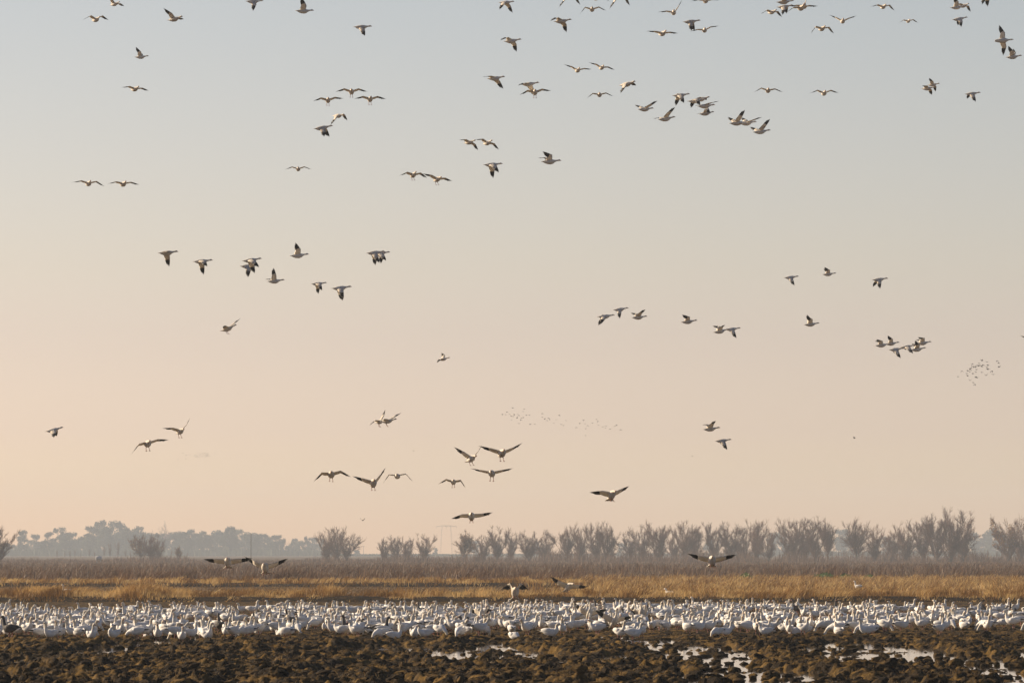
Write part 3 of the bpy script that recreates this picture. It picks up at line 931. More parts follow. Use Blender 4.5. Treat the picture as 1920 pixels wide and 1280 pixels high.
def fb(px, py, s, yaw, pitch, L, Rr, place, legs=0, roll=0, tail=0.05, headup=0.0, verb=None):
    D = F / s
    if yaw >= -48:                     # wings seen side-on are partly folded at the ends of the stroke
        def bend(w):
            a1, a2 = w[0], w[1]
            if a1 < -40: a1 = -40 + (a1 + 40) * .35
            if a2 < -45: a2 = -45 + (a2 + 45) * .25
            if a1 > 40: a1 = 40 + (a1 - 40) * .4
            if a2 > 42: a2 = 42 + (a2 - 42) * .3
            return (a1, a2) + tuple(w[2:])
        if not roll: L, Rr = bend(L), bend(Rr)
    if pitch > 10 and yaw < -48: headup -= .27 * math.tan(R(pitch))
    q = (Matrix.Rotation(R(yaw), 3, 'Z') @ Matrix.Rotation(R(-pitch), 3, 'Y') @ Matrix.Rotation(R(roll), 3, 'X')).to_quaternion()
    av = (L[0] + Rr[0]) / 2
    w = "raised wings" if av > 28 else "lowered wings" if av < -20 else "spread wings"
    if abs(L[0] - Rr[0]) > 38: w = "one wing lifted"
    if verb is None:
        verb = "flying right" if yaw > -48 else ("landing" if legs else "gliding") + " head-on"
    put_goose("flying_goose", flying_goose(L, Rr, legs, tail, headup), at(px, py, D), q,
              "white goose %s, %s, %s" % (verb, w, place), "goose", "geese on the wing")

# --- top left
fb(215, 8, 33, -45, 8, (0, -15), (50, 50), "cut by the top edge at upper left")
fb(180, 37, 40, -58, 8, (30, -24), (24, -28), "below the one at the upper left edge")
fb(327, 36, 42, -32, 8, (4, 0), (42, 42, 0, -30), "alone right of the upper left pair")
fb(264, 107, 33, -12, 2, (35, 20, -10, -50), (68, 62, 0, -30), "alone well below the upper left ones")
fb(253, 167, 40, -60, 6, (2, -14), (12, -8), "lowest of the upper left group")
# --- top, left of centre
fb(475, 3, 40, 2, 0, (40, 30), (-62, -82), "cut by the top edge above the row")
fb(569, 21, 42, 4, 0, (70, 70), (64, 62, 0, -25), "cut by the top edge, beside another")
fb(678, 51, 42, -6, 0, (6, -12, -20, -40), (-42, -52, 18, 8), "alone near the top, left of centre")
fb(659, 172, 42, -88, 14, (14, -14), (14, -16), "top of the trio at upper left centre", 1)
fb(615, 188, 40, -86, 14, (16, -3), (10, -20), "left of the trio at upper left centre", 1)
fb(694, 186, 42, -82, 14, (13, -12), (12, -13), "right of the trio at upper left centre", 1)
fb(634, 217, 38, -45, 0, (4, -40), (-52, -76), "just below the gliding trio")
fb(604, 240, 44, 0, 8, (-20, -45, 20, 10), (-48, -40, 10, -10), "lowest under the gliding trio")
fb(775, 328, 40, -70, 16, (8, -30), (12, -22), "left of the pair at mid left", 1, headup=.05)
fb(820, 336, 42, -64, 14, (0, -14), (22, 14), "right of the pair at mid left", 1)
fb(880, 267, 37, -45, 6, (-28, -42), (16, -4), "left of the pair above a side-on flapper")
fb(914, 268, 39, -58, 8, (-16, -40), (26, -4), "right of the pair above a side-on flapper")
fb(922, 309, 44, 2, 2, (-68, -84, 5, -5), (-24, -52, 22, 12), "alone under the gliding pair at centre")
fb(1031, 303, 46, 2, 2, (40, 0, -30, -70), (66, 72, 0, -62), "alone at upper centre right of the other flapper")
fb(166, 344, 44, -74, 6, (10, -28), (13, -10), "left of the two at mid left edge")
fb(231, 345, 44, -70, 6, (8, -13), (9, -14), "right of the two at mid left edge")
fb(559, 317, 36, -88, 4, (16, -18), (14, -20), "alone at left centre beneath the trio")
# --- top centre
fb(948, 5, 37, -18, 0, (-40, -64, 18, 5), (-34, -62, -10, -25), "cut by the top edge at centre")
fb(1066, -7, 44, -60, 0, (-16, -48), (-48, -56), "almost out of frame above centre")
fb(1117, -3, 40, -88, 0, (10, -36), (10, -38), "almost out of frame, between two others")
fb(1160, -5, 44, -58, 0, (-10, -52), (-48, -58), "almost out of frame, third along the top edge")
fb(1110, 18, 40, -90, 4, (15, -26), (12, -52), "just below the top edge right of centre")
fb(1053, 40, 42, -16, 4, (-36, -60, 10, -10), (26, -34, -30, -48), "upper of two alike left of top centre")
fb(959, 77, 42, -16, 4, (-34, -58, 10, -10), (26, -30, -30, -48), "lower of two alike left of top centre")
fb(928, 147, 42, -16, 4, (-36, -46, 12, 8), (14, -10, -34, -50), "alone at upper centre, leftmost of its row")
fb(992, 158, 42, -12, 4, (-48, -62, 8, 0), (0, -26, -34, -50), "overlapping the one behind at upper centre")
fb(1003, 173, 42, -90, 14, (16, -6), (4, -28), "behind another at upper centre", 1)
fb(1083, 132, 38, -78, 6, (10, -2), (26, 18), "left of the small pair at upper centre")
fb(1128, 127, 36, -76, 6, (0, -20), (26, 14), "right of the small pair at upper centre")
fb(1124, 178, 38, -90, 4, (11, -24), (6, -38), "alone beneath the small pair")
fb(1175, 158, 44, -36, 8, (6, -10), (-38, -54), "top left of the dense cluster")
fb(1242, 63, 44, -70, 6, (4, -3), (6, 2), "level wings, under the top edge")
fb(1263, 24, 40, -90, 6, (54, 62), (6, -6), "one wing straight up near the top")
fb(1295, 41, 40, 0, 4, (-20, -50, 15, 5), (-52, -64, 0, -12), "dark against the sky near the top")
fb(1321, 57, 39, -90, 4, (26, 8), (0, -14), "beside the dark flapper near the top")
fb(1323, 2, 40, -84, 4, (6, 0), (4, -12), "cut by the top edge, right of centre")
# --- dense cluster
fb(1209, 205, 38, 18, 4, (26, 24, -22, -38), (28, 33, 36, 34), "lower left of the dense cluster")
fb(1248, 223, 42, 14, 8, (16, 2, -32, -52), (42, 34, 22, 22), "bottom left of the dense cluster")
fb(1275, 179, 40, -6, 4, (-54, -70, -25, -30), (-30, -64, 18, 5), "top of the dense cluster")
fb(1304, 189, 42, -4, 6, (-10, -40, -20, -30), (0, -62, 18, 5), "upper of the overlapping cluster birds")
fb(1314, 186, 40, -26, 6, (6, -6), (2, -20), "hindmost of the overlapping cluster birds")
fb(1322, 199, 42, 12, 4, (12, 0, -20, -40), (16, 6, 36, 36), "middle of the overlapping cluster birds")
fb(1323, 213, 36, 10, 8, (10, -4, -20, -50), (52, -62, 10, 0), "bottom of the overlapping cluster birds")
fb(1382, 231, 42, 8, 4, (30, 32, -22, -38), (46, 58, 18, 18), "left of the crossing pair beside the cluster")
fb(1400, 231, 42, 14, 5, (24, 24), (13, 17, 42, 42), "right of the crossing pair beside the cluster")
fb(1426, 247, 42, 10, 6, (25, 30, -26, -42), (40, 50, 24, 24), "rightmost and lowest of the dense cluster")
fb(1440, 170, 40, -90, 4, (8, -22), (16, -30), "above the crossing pair at right")
# --- top right
fb(1470, 4, 40, 2, 4, (10, 0), (14, 4), "cut by the top edge over others at right")
fb(1470, 13, 38, -14, 4, (-10, -40), (-44, -66), "dark, beneath the one at the top edge")
fb(1447, 23, 36, -58, 6, (0, -40), (10, -34), "left of the tangled birds at top right")
fb(1502, 15, 46, -78, 6, (11, 0), (-6, -36), "front of the tangled birds at top right")
fb(1508, 12, 42, -92, 6, (82, 86), (0, -6), "one wing upright among the tangled birds")
fb(1580, 40, 38, -90, 6, (22, 20), (26, 24), "shallow V, right of the tangled birds")
fb(1541, 54, 40, -72, 6, (6, -46), (10, -56), "arched wings beneath the tangled birds")
fb(1656, 13, 36, -74, 6, (10, -42), (10, -16), "alone near the top right edge")
fb(1703, 40, 28, -80, 6, (14, -30), (8, -34), "small one below, near the top right")
fb(1794, 14, 36, 2, 6, (60, 50), (62, 62, 0, -30), "upper of the stacked ones at top right")
fb(1806, 11, 33, -48, 6, (-10, -56), (10, -10), "behind the stacked ones at top right")
fb(1798, 36, 36, 2, 8, (-10, -40), (-50, -72), "lower of the stacked ones at top right")
fb(1847, -8, 40, -20, 0, (-46, -70), (-46, -72), "only wing tips showing at the top right")
fb(1881, 76, 42, 0, 4, (10, -4), (8, 22, 0, -30), "banked with belly showing at right edge", roll=-66)
fb(1899, 107, 37, -12, 4, (40, 40), (62, 72, 0, -30), "under the banked one at right edge")
fb(1545, 175, 40, -85, 6, (20, -16), (20, -22), "alone at upper right, drooping tips")
fb(1739, 166, 34, -26, 4, (-24, -34), (16, -2), "lower of the close pair at upper right")
fb(1749, 159, 29, -22, 4, (-30, -50), (30, 30), "upper of the close pair at upper right")
fb(1822, 176, 36, -4, 4, (-10, -30, -20, -30), (-46, -58, 12, 4), "rightmost below the banked bird")
# --- mid left group
fb(313, 474, 46, 0, 3, (-66, -80, 0, -5), (2, -8, 10, 10), "leftmost of the mid left group")
fb(378, 490, 45, 0, 3, (-62, -80, 0, -5), (-12, -34, 20, 12), "second from left in the mid left group")
fb(470, 488, 45, 0, 6, (-60, -74, 5, 0), (-20, -50, 25, 20), "front one of the overlapping mid left pair")
fb(464, 499, 40, 0, 2, (-62, -70), (-60, -76), "hidden behind another in the mid left group")
fb(515, 527, 40, 2, 4, (24, 6, -30, -60), (66, 78, 0, -10), "lowest of the mid left group")
fb(559, 479, 44, 10, 4, (44, 48), (56, 80, 0, -30), "topmost of the mid left group")
fb(596, 532, 36, 2, 3, (-58, -64, 0, -10), (-22, -62, 18, 5), "small one right in the mid left group")
fb(638, 540, 46, 2, 4, (-48, -62, 0, 0), (-34, -72, 5, 0), "lower right of the mid left group")
fb(702, 474, 43, 0, 4, (-62, -72, 0, -10), (-40, -68, 12, 8), "front of the close pair right of the group")
fb(713, 475, 40, 0, 4, (-40, -50), (-34, -40, 20, 12), "rear of the close pair right of the group")
fb(427, 616, 42, -20, 18, (28, 32, 38, 36), (2, 0, 10, 10), "alone beneath the mid left group", 1)
# --- mid right
fb(1134, 593, 40, 0, 4, (-50, -60, -25, -40), (-36, -56, -15, -35), "leftmost of the mid right trio")
fb(1162, 580, 36, 2, 6, (-10, -20), (-50, -80, -8, -15), "top of the mid right trio")
fb(1197, 595, 36, 2, 4, (40, 20, -20, -50), (34, 26, 20, 25), "rightmost of the mid right trio")
fb(1290, 603, 38, 2, 5, (40, 20, 0, -40), (40, 50, 0, -60), "alone between the trio and the pair")
fb(1350, 621, 38, 6, 10, (58, 22, 0, -50), (32, 10, 10, 10), "left of the mid right pair")
fb(1372, 617, 36, 0, 4, (-12, -20), (-50, -72, 10, 8), "right of the mid right pair")
fb(1482, 520, 34, 0, 4, (-12, -20), (-46, -62, 8, 6), "leftmost of three at right middle")
fb(1553, 514, 32, 2, 4, (38, 30, 0, -40), (40, 60, 0, -50), "middle of three at right middle")
fb(1648, 524, 37, 0, 4, (-30, -50, -20, -40), (-54, -74, 0, -12), "rightmost of three at right middle")
fb(1520, 608, 36, 4, 5, (56, 64, 0, -20), (56, 76, 0, -50), "alone below three at right middle")
fb(1653, 647, 36, 0, 5, (42, 14, -10, -50), (40, 18, -10, -45), "leftmost of the tight right flock")
fb(1671, 644, 34, 2, 6, (40, 30), (40, 60, 0, -40), "second of the tight right flock")
fb(1679, 655, 36, 0, 4, (-12, -20), (-48, -66, 12, 8), "lowest of the tight right flock")
fb(1700, 650, 36, 0, 7, (-6, -20), (-30, -44, 18, 10), "middle of the tight right flock")
fb(1730, 643, 36, 4, 5, (30, 10, -10, -40), (60, 18, 0, -58), "rightmost of the tight right flock")
fb(1720, 655, 36, 0, 8, (38, 30, 0, -40), (36, 60, 10, -30), "under the rightmost of the tight right flock")
fb(1937, 637, 42, -60, 0, (10, 0), (10, 14), "only a wing tip showing at the right edge")
# --- low birds
fb(100, 806, 42, -4, 12, (-20, -30), (-36, -34, 10, -10), "alone low at the left edge")
fb(338, 808, 48, -66, 16, (44, 56), (12, 3), "upper of the low left pair", 1)
fb(277, 831, 56, -76, 16, (15, 4), (-18, -52), "lower of the low left pair", 1)
fb(831, 673, 29, -16, 8, (56, 46, 0, -40), (-8, -46, -20, -40), "small and alone at low centre")
fb(727, 789, 40, -20, 8, (26, 32, 38, 36), (4, 0, 10, 10), "front of the low centre pair", 1)
fb(712, 790, 38, -50, 8, (58, 56), (2, -38), "rear of the low centre pair", 1)
fb(621, 889, 54, -88, 20, (11, -26), (-3, -46), "left of the lower three", 1)
fb(700, 905, 56, -84, 26, (48, 60), (12, 24), "middle of the lower three", 1)
fb(745, 892, 48, -92, 2, (10, -46), (3, -56), "right of the lower three")
fb(850, 903, 42, -90, 16, (4, -56), (12, -30), "just right of the lower three", 1)
fb(884, 859, 53, -66, 22, (42, 52), (30, 40), "left of two over the low centre", 1, tail=.13)
fb(941, 849, 62, -80, 20, (18, 32), (12, 20), "right of two over the low centre", 1)
fb(922, 887, 56, -94, 14, (8, 15), (8, 14), "wings level beneath those two", 1)
fb(884, 967, 52, -90, 30, (2, 9, 0, 0), (-2, -24, 0, 0), "lowest above the tree tops", 1)
fb(1147, 927, 58, -74, 34, (20, 32), (4, 6), "alone above the trees right of centre", 1, tail=.16)
fb(1332, 804, 40, 4, 5, (48, 4, -10, -50), (38, 20, 12, 10), "upper of the low right pair")
fb(1354, 826, 38, 0, 4, (-12, -20), (-44, -56, 14, 6), "lower of the low right pair")
fb(427, 1053, 60, -90, 34, (4, 9, 0, -5), (3, 4, 0, -5), "left of two before the hazy trees", 1, tail=.165)
fb(497, 1063, 60, -92, 34, (18, 26, 0, -5), (24, 33, 0, -5), "right of two before the hazy trees", 1, tail=.165)
fb(1335, 1050, 62, -90, 34, (10, 14, 0, -5), (12, 17, 0, -5), "alone over the brown scrub at right", 1, tail=.165)
fb(966, 1109, 60, -88, 44, (66, 12, 0, -50), (64, 10, 0, -50), "wings cupped over the golden bank", 1, tail=.175)
fb(1066, 1099, 50, -64, 36, (-4, -10, 0, 0), (26, 34, 0, 0), "tilted over the golden bank", 1, tail=.165)

# far specks: small dark birds, single meshes
def speck_bird(flap):
    b = MB()
    b.spine([(-.10, 0, 0, .02, .004), (-.05, 0, 0, .028, .02), (.02, 0, 0, .033, .03), (.07, 0, .01, .022, .022), (.10, 0, .008, .006, .006)], 6)
    for s in (-1, 1):
        t = Vector((-.04, s * .19 * math.cos(flap), .19 * math.sin(flap)))
        m_ = Vector((.03, s * .10 * math.cos(flap * .6), .10 * math.sin(flap * .6) + .01))
        r0 = [Vector((.05, s * .02, .01)), Vector((-.03, s * .02, .02)), Vector((-.04, s * .02, .005))]
        r1 = [m_, m_ + Vector((-.08, 0, .008)), m_ + Vector((-.085, 0, -.004))]
        r2 = [t, t + Vector((-.02, 0, .002)), t + Vector((-.022, 0, -.002))]
        b.loft([r0, r1, r2] if s > 0 else [r[::-1] for r in (r0, r1, r2)])
    return b.mesh("small_bird", [M['dark_bird']])
SPK = [speck_bird(a) for a in (.7, .1, -.6, .35)]
def specks(pts, D, jit, label, group, sc=1.0, yaw=None):
    for k, (px, py) in enumerate(pts):
        d_ = D + rng.uniform(-jit, jit)
        o = link("small_bird", SPK[k % 4], None, at(px, py, d_), (0, rng.uniform(-.3, .3), rng.uniform(0, 6.28) if yaw is None else yaw))
        o.scale = (sc,) * 3
        tag(o, label, "bird", group)
Z1 = [(872, 705), (963, 729), (1173, 707), (1200, 757), (1205, 835), (808, 757), (680, 770), (768, 800), (803, 812), (667, 818), (708, 825), (748, 826), (853, 812), (868, 826), (893, 790),
      (985, 795), (967, 835), (650, 853), (625, 872), (755, 885), (980, 880), (990, 872), (468, 912), (580, 908), (622, 928), (566, 960), (572, 997), (682, 965), (748, 934), (862, 938),
      (1065, 915), (1092, 980), (946, 996), (388, 1024), (740, 1026), (770, 1046), (628, 1097), (690, 1142), (722, 1178)]
specks([(1760 + a / 10.67, 610 + b / 10.67) for a, b in Z1], 900, 60, "tiny dark bird in the small far flock near the right edge", "far flock by the right edge", 2.1)
Z2 = [(240, 115), (408, 127), (160, 167), (390, 164), (96, 209), (140, 208), (192, 203), (217, 230), (263, 211), (310, 199), (330, 217), (437, 217), (484, 215), (250, 235), (372, 255), (392, 251),
      (303, 257), (222, 286), (360, 280), (330, 335), (491, 350), (560, 345), (666, 189), (670, 246), (702, 273), (738, 293), (760, 256), (772, 278), (832, 333), (868, 279), (910, 214), (938, 349),
      (968, 366), (1010, 292), (1160, 391), (1208, 335), (1262, 291), (1282, 339), (1318, 365), (1290, 411), (1392, 332), (1447, 277), (1469, 303), (1481, 361), (1540, 387), (1578, 397), (1585, 370),
      (1643, 417), (1737, 363), (1710, 375), (1791, 424), (1288, 510)]
specks([(930 + a / 7.68, 750 + b / 7.68) for a, b in Z2], 1150, 80, "pinprick bird of the loose far flock at low centre", "loose far flock at low centre", 1.9)
Z3 = [(1560 + rng.normal() * 55 + 60, 570 + rng.normal() * 20) for _ in range(30)] + [(1430, 548), (1462, 570), (1458, 606), (1340, 642), (1382, 670), (1382, 610)]
specks([(60 + a / 5.05, 740 + b / 5.05) for a, b in Z3], 1900, 90, "faint pinprick bird of the far flock below the low left pair", "faint far flock at low left", 1.9)
specks([(1602, 821)], 700, 1, "single tiny dark bird alone at low right", None, 1.8)
specks([(1298, 855)], 900, 1, "single tiny dark bird alone right of centre, low", None, 1.8)
specks([(680, 975)], 560, 1, "small bird with wings up just above the far trees", None, 2.0, -1.2)
specks([(776, 845)], 950, 1, "single pinprick bird above the lower landing geese", None, 1.6)

# --- geese on the ground
def standing_goose(pose, dark=False, seed=0):
    r_ = random.Random(seed * 3 + len(pose))
    j = lambda a: r_.uniform(-a, a)
    z = 0.0 if pose != 'rest' else -0.135
    trunk = [(-.33, 0, .315 + z, .03, .010), (-.25, 0, .315 + z, .065, .034), (-.14, 0, .305 + z, .112, .092), (-.01, 0, .285 + z, .134, .126), (.10, 0, .290 + z, .124, .124)]
    if pose == 'alert':
        h = j(.03); y = j(.03)
        neck = [(.165, 0, .335, .080, .085), (.192, 0, .40, .048, .052), (.20, 0, .47 + h * .5, .036, .038), (.203, y * .3, .54 + h, .031, .033), (.21, y * .6, .60 + h, .031, .034), (.238, y, .635 + h, .036, .036), (.27, y * 1.5, .637 + h, .030, .030), (.295, y * 1.8, .628 + h, .020, .020)]
    elif pose == 'easy':
        neck = [(.17, 0, .325, .080, .085), (.205, 0, .375, .050, .054), (.205, 0, .43, .037, .040), (.195, .01, .475, .032, .035), (.205, .02, .515, .033, .035), (.235, .03, .54, .036, .036), (.268, .04, .538, .030, .030), (.292, .047, .528, .020, .020)]
    elif pose == 'walk':
        neck = [(.175, 0, .32, .078, .083), (.225, 0, .365, .048, .052), (.262, 0, .42, .036, .038), (.288, 0, .475, .031, .033), (.31, 0, .52, .032, .034), (.34, 0, .545, .036, .036), (.373, 0, .54, .030, .030), (.397, 0, .528, .020, .020)]
    elif pose == 'feed':
        neck = [(.18, 0, .275, .078, .080), (.245, 0, .245, .050, .052), (.295, .01, .20, .037, .038), (.325, .02, .15, .032, .033), (.345, .03, .105, .033, .034), (.360, .035, .072, .035, .035), (.372, .04, .045, .028, .028), (.378, .042, .025, .018, .018)]
    else:
        neck = [(.165, 0, .315 + z, .082, .085), (.192, .01, .37 + z, .050, .052), (.175, .03, .42 + z, .037, .038), (.135, .045, .44 + z, .033, .034), (.085, .05, .44 + z, .034, .034), (.05, .045, .43 + z, .035, .035), (.02, .04, .418 + z, .028, .028), (.0, .035, .408 + z, .018, .018)]
    if pose in ('alert', 'walk', 'easy'):
        neck = [(x_, y_, .335 + (z_ - .335) * (.86 if seed < 12 else .72 if seed < 22 else .95), a_, c_) for (x_, y_, z_, a_, c_) in neck]
    neck = [(x_, y_, z_, a_ * (1.22 if i_ > 0 else 1), c_ * (1.22 if i_ > 0 else 1)) for i_, (x_, y_, z_, a_, c_) in enumerate(neck)]
    b = MB()
    b.spine(trunk + neck, 10, 7, 1)
    # folded wings lie along the flanks
    for s in (-1, 1):
        b.cur = 2
        b.spine([(.10, s * .085, .325 + z, .02, .03), (.02, s * .118, .335 + z, .026, .068), (-.12, s * .100, .345 + z, .026, .066), (-.22, s * .062, .345 + z, .020, .045), (-.27, s * .045, .343 + z, .012, .022)], 8)
        b.cur = 0
    w0, w1 = (M['slate'], M['slate']) if dark else (M['white'], M['stain'])
    parts = [("body", b.mesh("body", [w0, M['slate'] if dark else w1, M['slate'] if dark else M['white']]))]
    for s in (-1, 1):
        k = MB(); k.spine([(-.19, s * .068, .335 + z, .014, .030), (-.28, s * .045, .335 + z, .012, .022), (-.395, s * .022, .338 + z, .004, .006)], 6)
        parts.append(("wing_tip", k.mesh("wing_tip", [M['black']])))
    a, c = Vector(neck[-2][:3]), Vector(neck[-1][:3]); d = (c - a).normalized()
    k = MB(); p0 = c - d * .006
    k.spine([(*p0, .018, .018), (*(p0 + d * .03 + Vector((0, 0, -.004))), .013, .012), (*(p0 + d * .055 + Vector((0, 0, -.008))), .005, .005)], 8)
    parts.append(("bill", k.mesh("bill", [M['pink']])))
    if pose != 'rest':
        for s in (-1, 1):
            st_ = s * (.05 if pose == 'walk' else .012)
            k = MB()
            k.tube((-.03, s * .055, .215), (-.03 + st_ * .6, s * .055, .115), .022, .011, 6); k.tube((-.03 + st_ * .6, s * .055, .115), (-.02 + st_, s * .055, .008), .010, .009, 6)
            f0 = Vector((-.02 + st_, s * .055, 0))
            k.add([f0 + Vector((-.015, 0, .016)), f0 + Vector((.065, -.035, -.004)), f0 + Vector((.08, 0, -.002)), f0 + Vector((.065, .035, -.004)), f0 + Vector((-.02, 0, -.006))],
                  [(0, 1, 2), (0, 2, 3), (4, 2, 1), (4, 3, 2), (0, 4, 1), (0, 3, 4)])
            parts.append(("leg", k.mesh("leg", [M['leg']])))
    return parts

POSES = {}
PI = {'alert': 0, 'easy': 1, 'walk': 2, 'feed': 3, 'rest': 4}
for po in PI:
    for k in range(3 if po == 'alert' else 2):
        POSES[(po, k)] = standing_goose(po, False, 10 * k + PI[po])
DARKP = {po: standing_goose(po, True, 5) for po in ('alert', 'feed', 'walk')}

def near_edge(px):
    row = 3 + np.interp(px, [-100, 0, 450, 800, 900, 1000, 1250, 1500, 1750, 2020], [1210, 1211, 1210, 1208, 1202, 1193, 1193, 1190, 1188, 1184])
    return F * CAM_H / (row - HORIZON)
def far_edge(px):
    row = np.interp(px, [-100, 300, 900, 1400, 1700, 2020], [1149, 1148, 1148, 1145, 1145, 1148])
    return F * CAM_H / (row - HORIZON)
FLAP = [(903, 1168), (1105, 1168), (1152, 1182), (1203, 1166)]
cells = {}
spots = []
tries = 0
while tries < 26000 and len(spots) < 1230:
    tries += 1
    d_ = math.sqrt(rng.uniform(155 ** 2, 258 ** 2))
    px = rng.uniform(-70, 1990)
    x = xat(px, d_)
    n1 = float(fbm(np.array([px / 95.0]), np.array([d_ / 14.0]), 91, 2)[0])
    ne = near_edge(px) - 3 + 15 * (float(vnoise(np.array([px / 60.0]), np.array([0.5]), 12)[0]) - .35)
    if any(abs(x - xat(p_, F * CAM_H / (r__ - HORIZON))) < 0.6 and -8 < d_ - F * CAM_H / (r__ - HORIZON) < 0.8 for p_, r__ in FLAP):
        continue
    if d_ < ne or d_ > far_edge(px) + 16 * (float(vnoise(np.array([px / 45.0]), np.array([7.5]), 14)[0]) - .6):
        continue
    dens = 1.0 if px < 1250 else 0.85 if px < 1750 else 0.65
    if d_ < ne + 8: dens *= 0.55
    if n1 < 0.30 or rng.random() > dens * min(1.0, 0.35 + 1.5 * (n1 - .22)):
        continue
    ok = True
    ci, cj = int(x // 1), int(d_ // 1)
    for a in (-1, 0, 1):
        for b in (-1, 0, 1):
            for (ox, oy) in cells.get((ci + a, cj + b), ()):
                if (ox - x) ** 2 + (oy - d_) ** 2 < 0.62 ** 2:
                    ok = False
    if not ok:
        continue
    cells.setdefault((ci, cj), []).append((x, d_))
    po = rng.choice(['alert', 'easy', 'walk', 'feed', 'rest'], p=[.46, .20, .10, .14, .10])
    yaw = rng.choice([rng.uniform(-1.0, .8), math.pi + rng.uniform(-.9, .9), rng.uniform(-2.2, -.9), rng.uniform(.7, 2.2)], p=[.30, .34, .22, .14])
    spots.append((x, d_, px, po, yaw, rng.random() < .025))
spots.sort(key=lambda t: t[1])
print("geese on the ground:", len(spots))

near_n = 300
vis = [i for i, t in enumerate(spots) if -14 < t[2] < 1934][:near_n]
visset = set(vis)
# ranks, peeled from the front edge backwards
left_ = sorted(vis, key=lambda i: spots[i][1])
rank_of, rk = {}, 1
while left_:
    cur, rest_ = [], []
    for i in left_:
        if all(abs(spots[i][0] - spots[j_][0]) > .34 for j_ in cur):
            cur.append(i)
        else:
            rest_.append(i)
    for n_, i in enumerate(sorted(cur, key=lambda i: spots[i][2])):
        rank_of[i] = (rk, n_ + 1)
    left_ = rest_; rk += 1
PW = {'alert': "with neck raised", 'easy': "with neck half folded", 'walk': "leaning forward", 'feed': "with head lowered", 'rest': "sitting down"}
SV, ST, SQ, SM, soff = [], [], [], [], 0
SMATS = [M['white'], M['stain'], M['black'], M['pink'], M['leg'], M['slate']]
cache = {}
def flat(parts):
    """joined arrays of one goose, for the far ranks of the flock"""
    v, f, mi, o_ = [], [], [], 0
    for nme, me_ in parts:
        for p_ in me_.polygons:
            vi = list(p_.vertices)
            mname = me_.materials[p_.material_index]
            k = SMATS.index(mname) if mname in SMATS else 0
            for i in range(1, len(vi) - 1):
                f.append((vi[0] + o_, vi[i] + o_, vi[i + 1] + o_)); mi.append(k)
        v += [tuple(w.co) for w in me_.vertices]
        o_ += len(me_.vertices)
    return np.array(v), np.array(f), np.array(mi)
for i, (x, y, px, po, yaw, dk) in enumerate(spots):
    z = ground_z(x, y)
    z -= 0.05 if po != 'rest' else 0.01
    sc = 0.95 + 0.16 * ((i * 37) % 100) / 100
    var = DARKP[po] if dk and po in DARKP else POSES[(po, i % (3 if po == 'alert' else 2))]
    if i in visset:
        rk_, n_ = rank_of[i]
        put_goose("standing_goose" if po != 'rest' else "sitting_goose", var, (x, y, z), Euler((0, 0, yaw)).to_quaternion(),
                  "%s goose %s, %s from left in the flock's %s rank" % ("dark grey" if dk and po in DARKP else "white", PW[po], ordinal(n_), "front" if rk_ == 1 else ordinal(rk_)),
                  "goose", "geese resting on the mud", sc)
    else:
        key = id(var)
        if key not in cache: cache[key] = flat(var)
        v, f, mi = cache[key]
        ca, sa = math.cos(yaw) * sc, math.sin(yaw) * sc
        SV.append(np.stack([v[:, 0] * ca - v[:, 1] * sa + x, v[:, 0] * sa + v[:, 1] * ca + y, v[:, 2] * sc + z], -1))
        ST.append(f + soff); SM.append(mi); soff += len(v)
me = mesh_np("resting_flock", np.concatenate(SV), np.concatenate(ST), mats=SMATS, mi=np.concatenate(SM))
tag(link("resting_flock", me), "hundreds of white geese crowding the far ranks of the flock", "geese", None, "stuff")

# flapping geese standing in the flock
def flapper(px, row, yaw, pitch, L, Rr, label, tail=.06, headup=.12):
    D = F * CAM_H / (row - HORIZON)
    x = xat(px, D)
    q = (Matrix.Rotation(R(yaw), 3, 'Z') @ Matrix.Rotation(R(-pitch), 3, 'Y')).to_quaternion()
    parts = flying_goose(L, Rr, 0, tail, headup)
    hip = q @ Vector((-.06, 0, -.05))
    top = 0.27
    loc = Vector((x, D, ground_z(x, D) + top)) - Vector((0, 0, hip.z))
    e = put_goose("flapping_goose", parts, loc, q, label, "goose", "geese flapping in the flock")
    for s in (-1, 1):
        k = MB(); a = Vector((-.06, s * .045, -.05)); foot = q.inverted() @ (Vector((0, 0, -top + .01)) + hip + (q @ Vector((0, s * .05, 0))))
        k.tube(a, foot, .016, .009, 6)
        fw = (q.inverted() @ Vector((math.cos(R(yaw)), math.sin(R(yaw)), 0))) * .06; sd = Vector((0, .03, 0))
        k.add([foot, foot + fw - sd, foot + fw + sd, foot + Vector((0, 0, .012))], [(0, 1, 2), (3, 2, 1), (0, 3, 1), (0, 2, 3)])
        link("leg", k.mesh("leg", [M['leg']]), e)
flapper(903, 1168, -84, 58, (60, 40, 0, -30), (58, 38, 0, -30), "white goose rearing with both wings up in the flock, left of the rest")
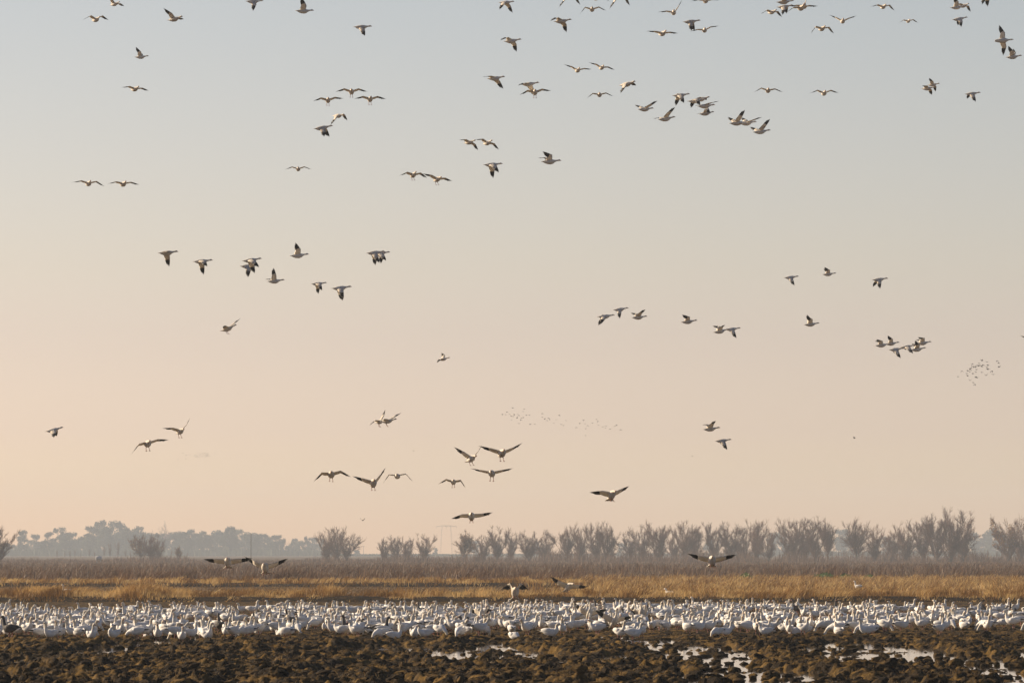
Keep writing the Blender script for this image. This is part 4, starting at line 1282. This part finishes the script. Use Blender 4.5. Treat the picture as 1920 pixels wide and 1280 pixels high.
flapper(1105, 1168, -70, 50, (12, 6, 0, 0), (40, 55, 0, 0), "goose lifting its dark wing tips among the flock, right of centre")
flapper(1152, 1182, -60, 46, (12, 4, 0, 0), (40, 46, 0, -10), "white goose with black-tipped wings thrown wide near the front of the flock")
flapper(1203, 1166, -100, 60, (70, 84, 0, 0), (30, 0, 0, -40), "goose holding one black-tipped wing upright, rightmost of the flapping ones")

# single white birds out in the grass
def lone(px, row, D, pose, yaw, label, sc=1.0):
    x = xat(px, D)
    put_goose("standing_goose", POSES[(pose, 0)], (x, D, 0.24 if 278 < D < 289 else 0.0), Euler((0, 0, yaw)).to_quaternion(), label, "goose", "single geese out in the grass", sc)
lone(126, 1112, 284, 'alert', 2.6, "lone white goose standing tall on the left part of the grass bank", 1.1)
lone(1254, 1112, 291, 'easy', 2.2, "lone white goose half hidden in golden grass right of centre", 1.25)
lone(1608, 1100, 352, 'alert', 2.4, "lone goose with only its neck above the golden grass at right", 1.2)
# pale tank standing in the scrub
D = 1365.0
e = tag(link("storage_tank", None, loc=(xat(186, D), D, 0)), "small pale rounded tank showing above the scrub at far left", "tank")
b = MB(); b.spine([(-.85, 0, 1.2, .12, .12), (-.78, 0, 1.2, .38, .38), (-.6, 0, 1.2, .52, .52), (.6, 0, 1.2, .52, .52), (.78, 0, 1.2, .38, .38), (.85, 0, 1.2, .12, .12)], 16)
link("drum", b.mesh("drum", [M['far_white']]), e)
for x_ in (-.5, .5):
    b = MB(); b.box((x_, 0, .36), (.18, .9, .74)); link("saddle", b.mesh("saddle", [M['steel']], False), e)
b = MB(); b.tube((0, 0, 1.65), (0, 0, 1.85), .16, .16, 10); link("hatch", b.mesh("hatch", [M['steel']]), e)

# ------------------------------------------------------------------ haze over the valley
b = MB()
HT = 52.0
b.box((0, 1950, (HT - 1.6) / 2), (3400, 4500, HT + 1.6))
hz = tag(link("haze", b.mesh("haze", [M['haze']], False)), "thin morning haze lying over the whole valley", "haze", None, "stuff")
dup = {k: v for k, v in labels_used.items() if v > 1}
print("labels shared:", dup)
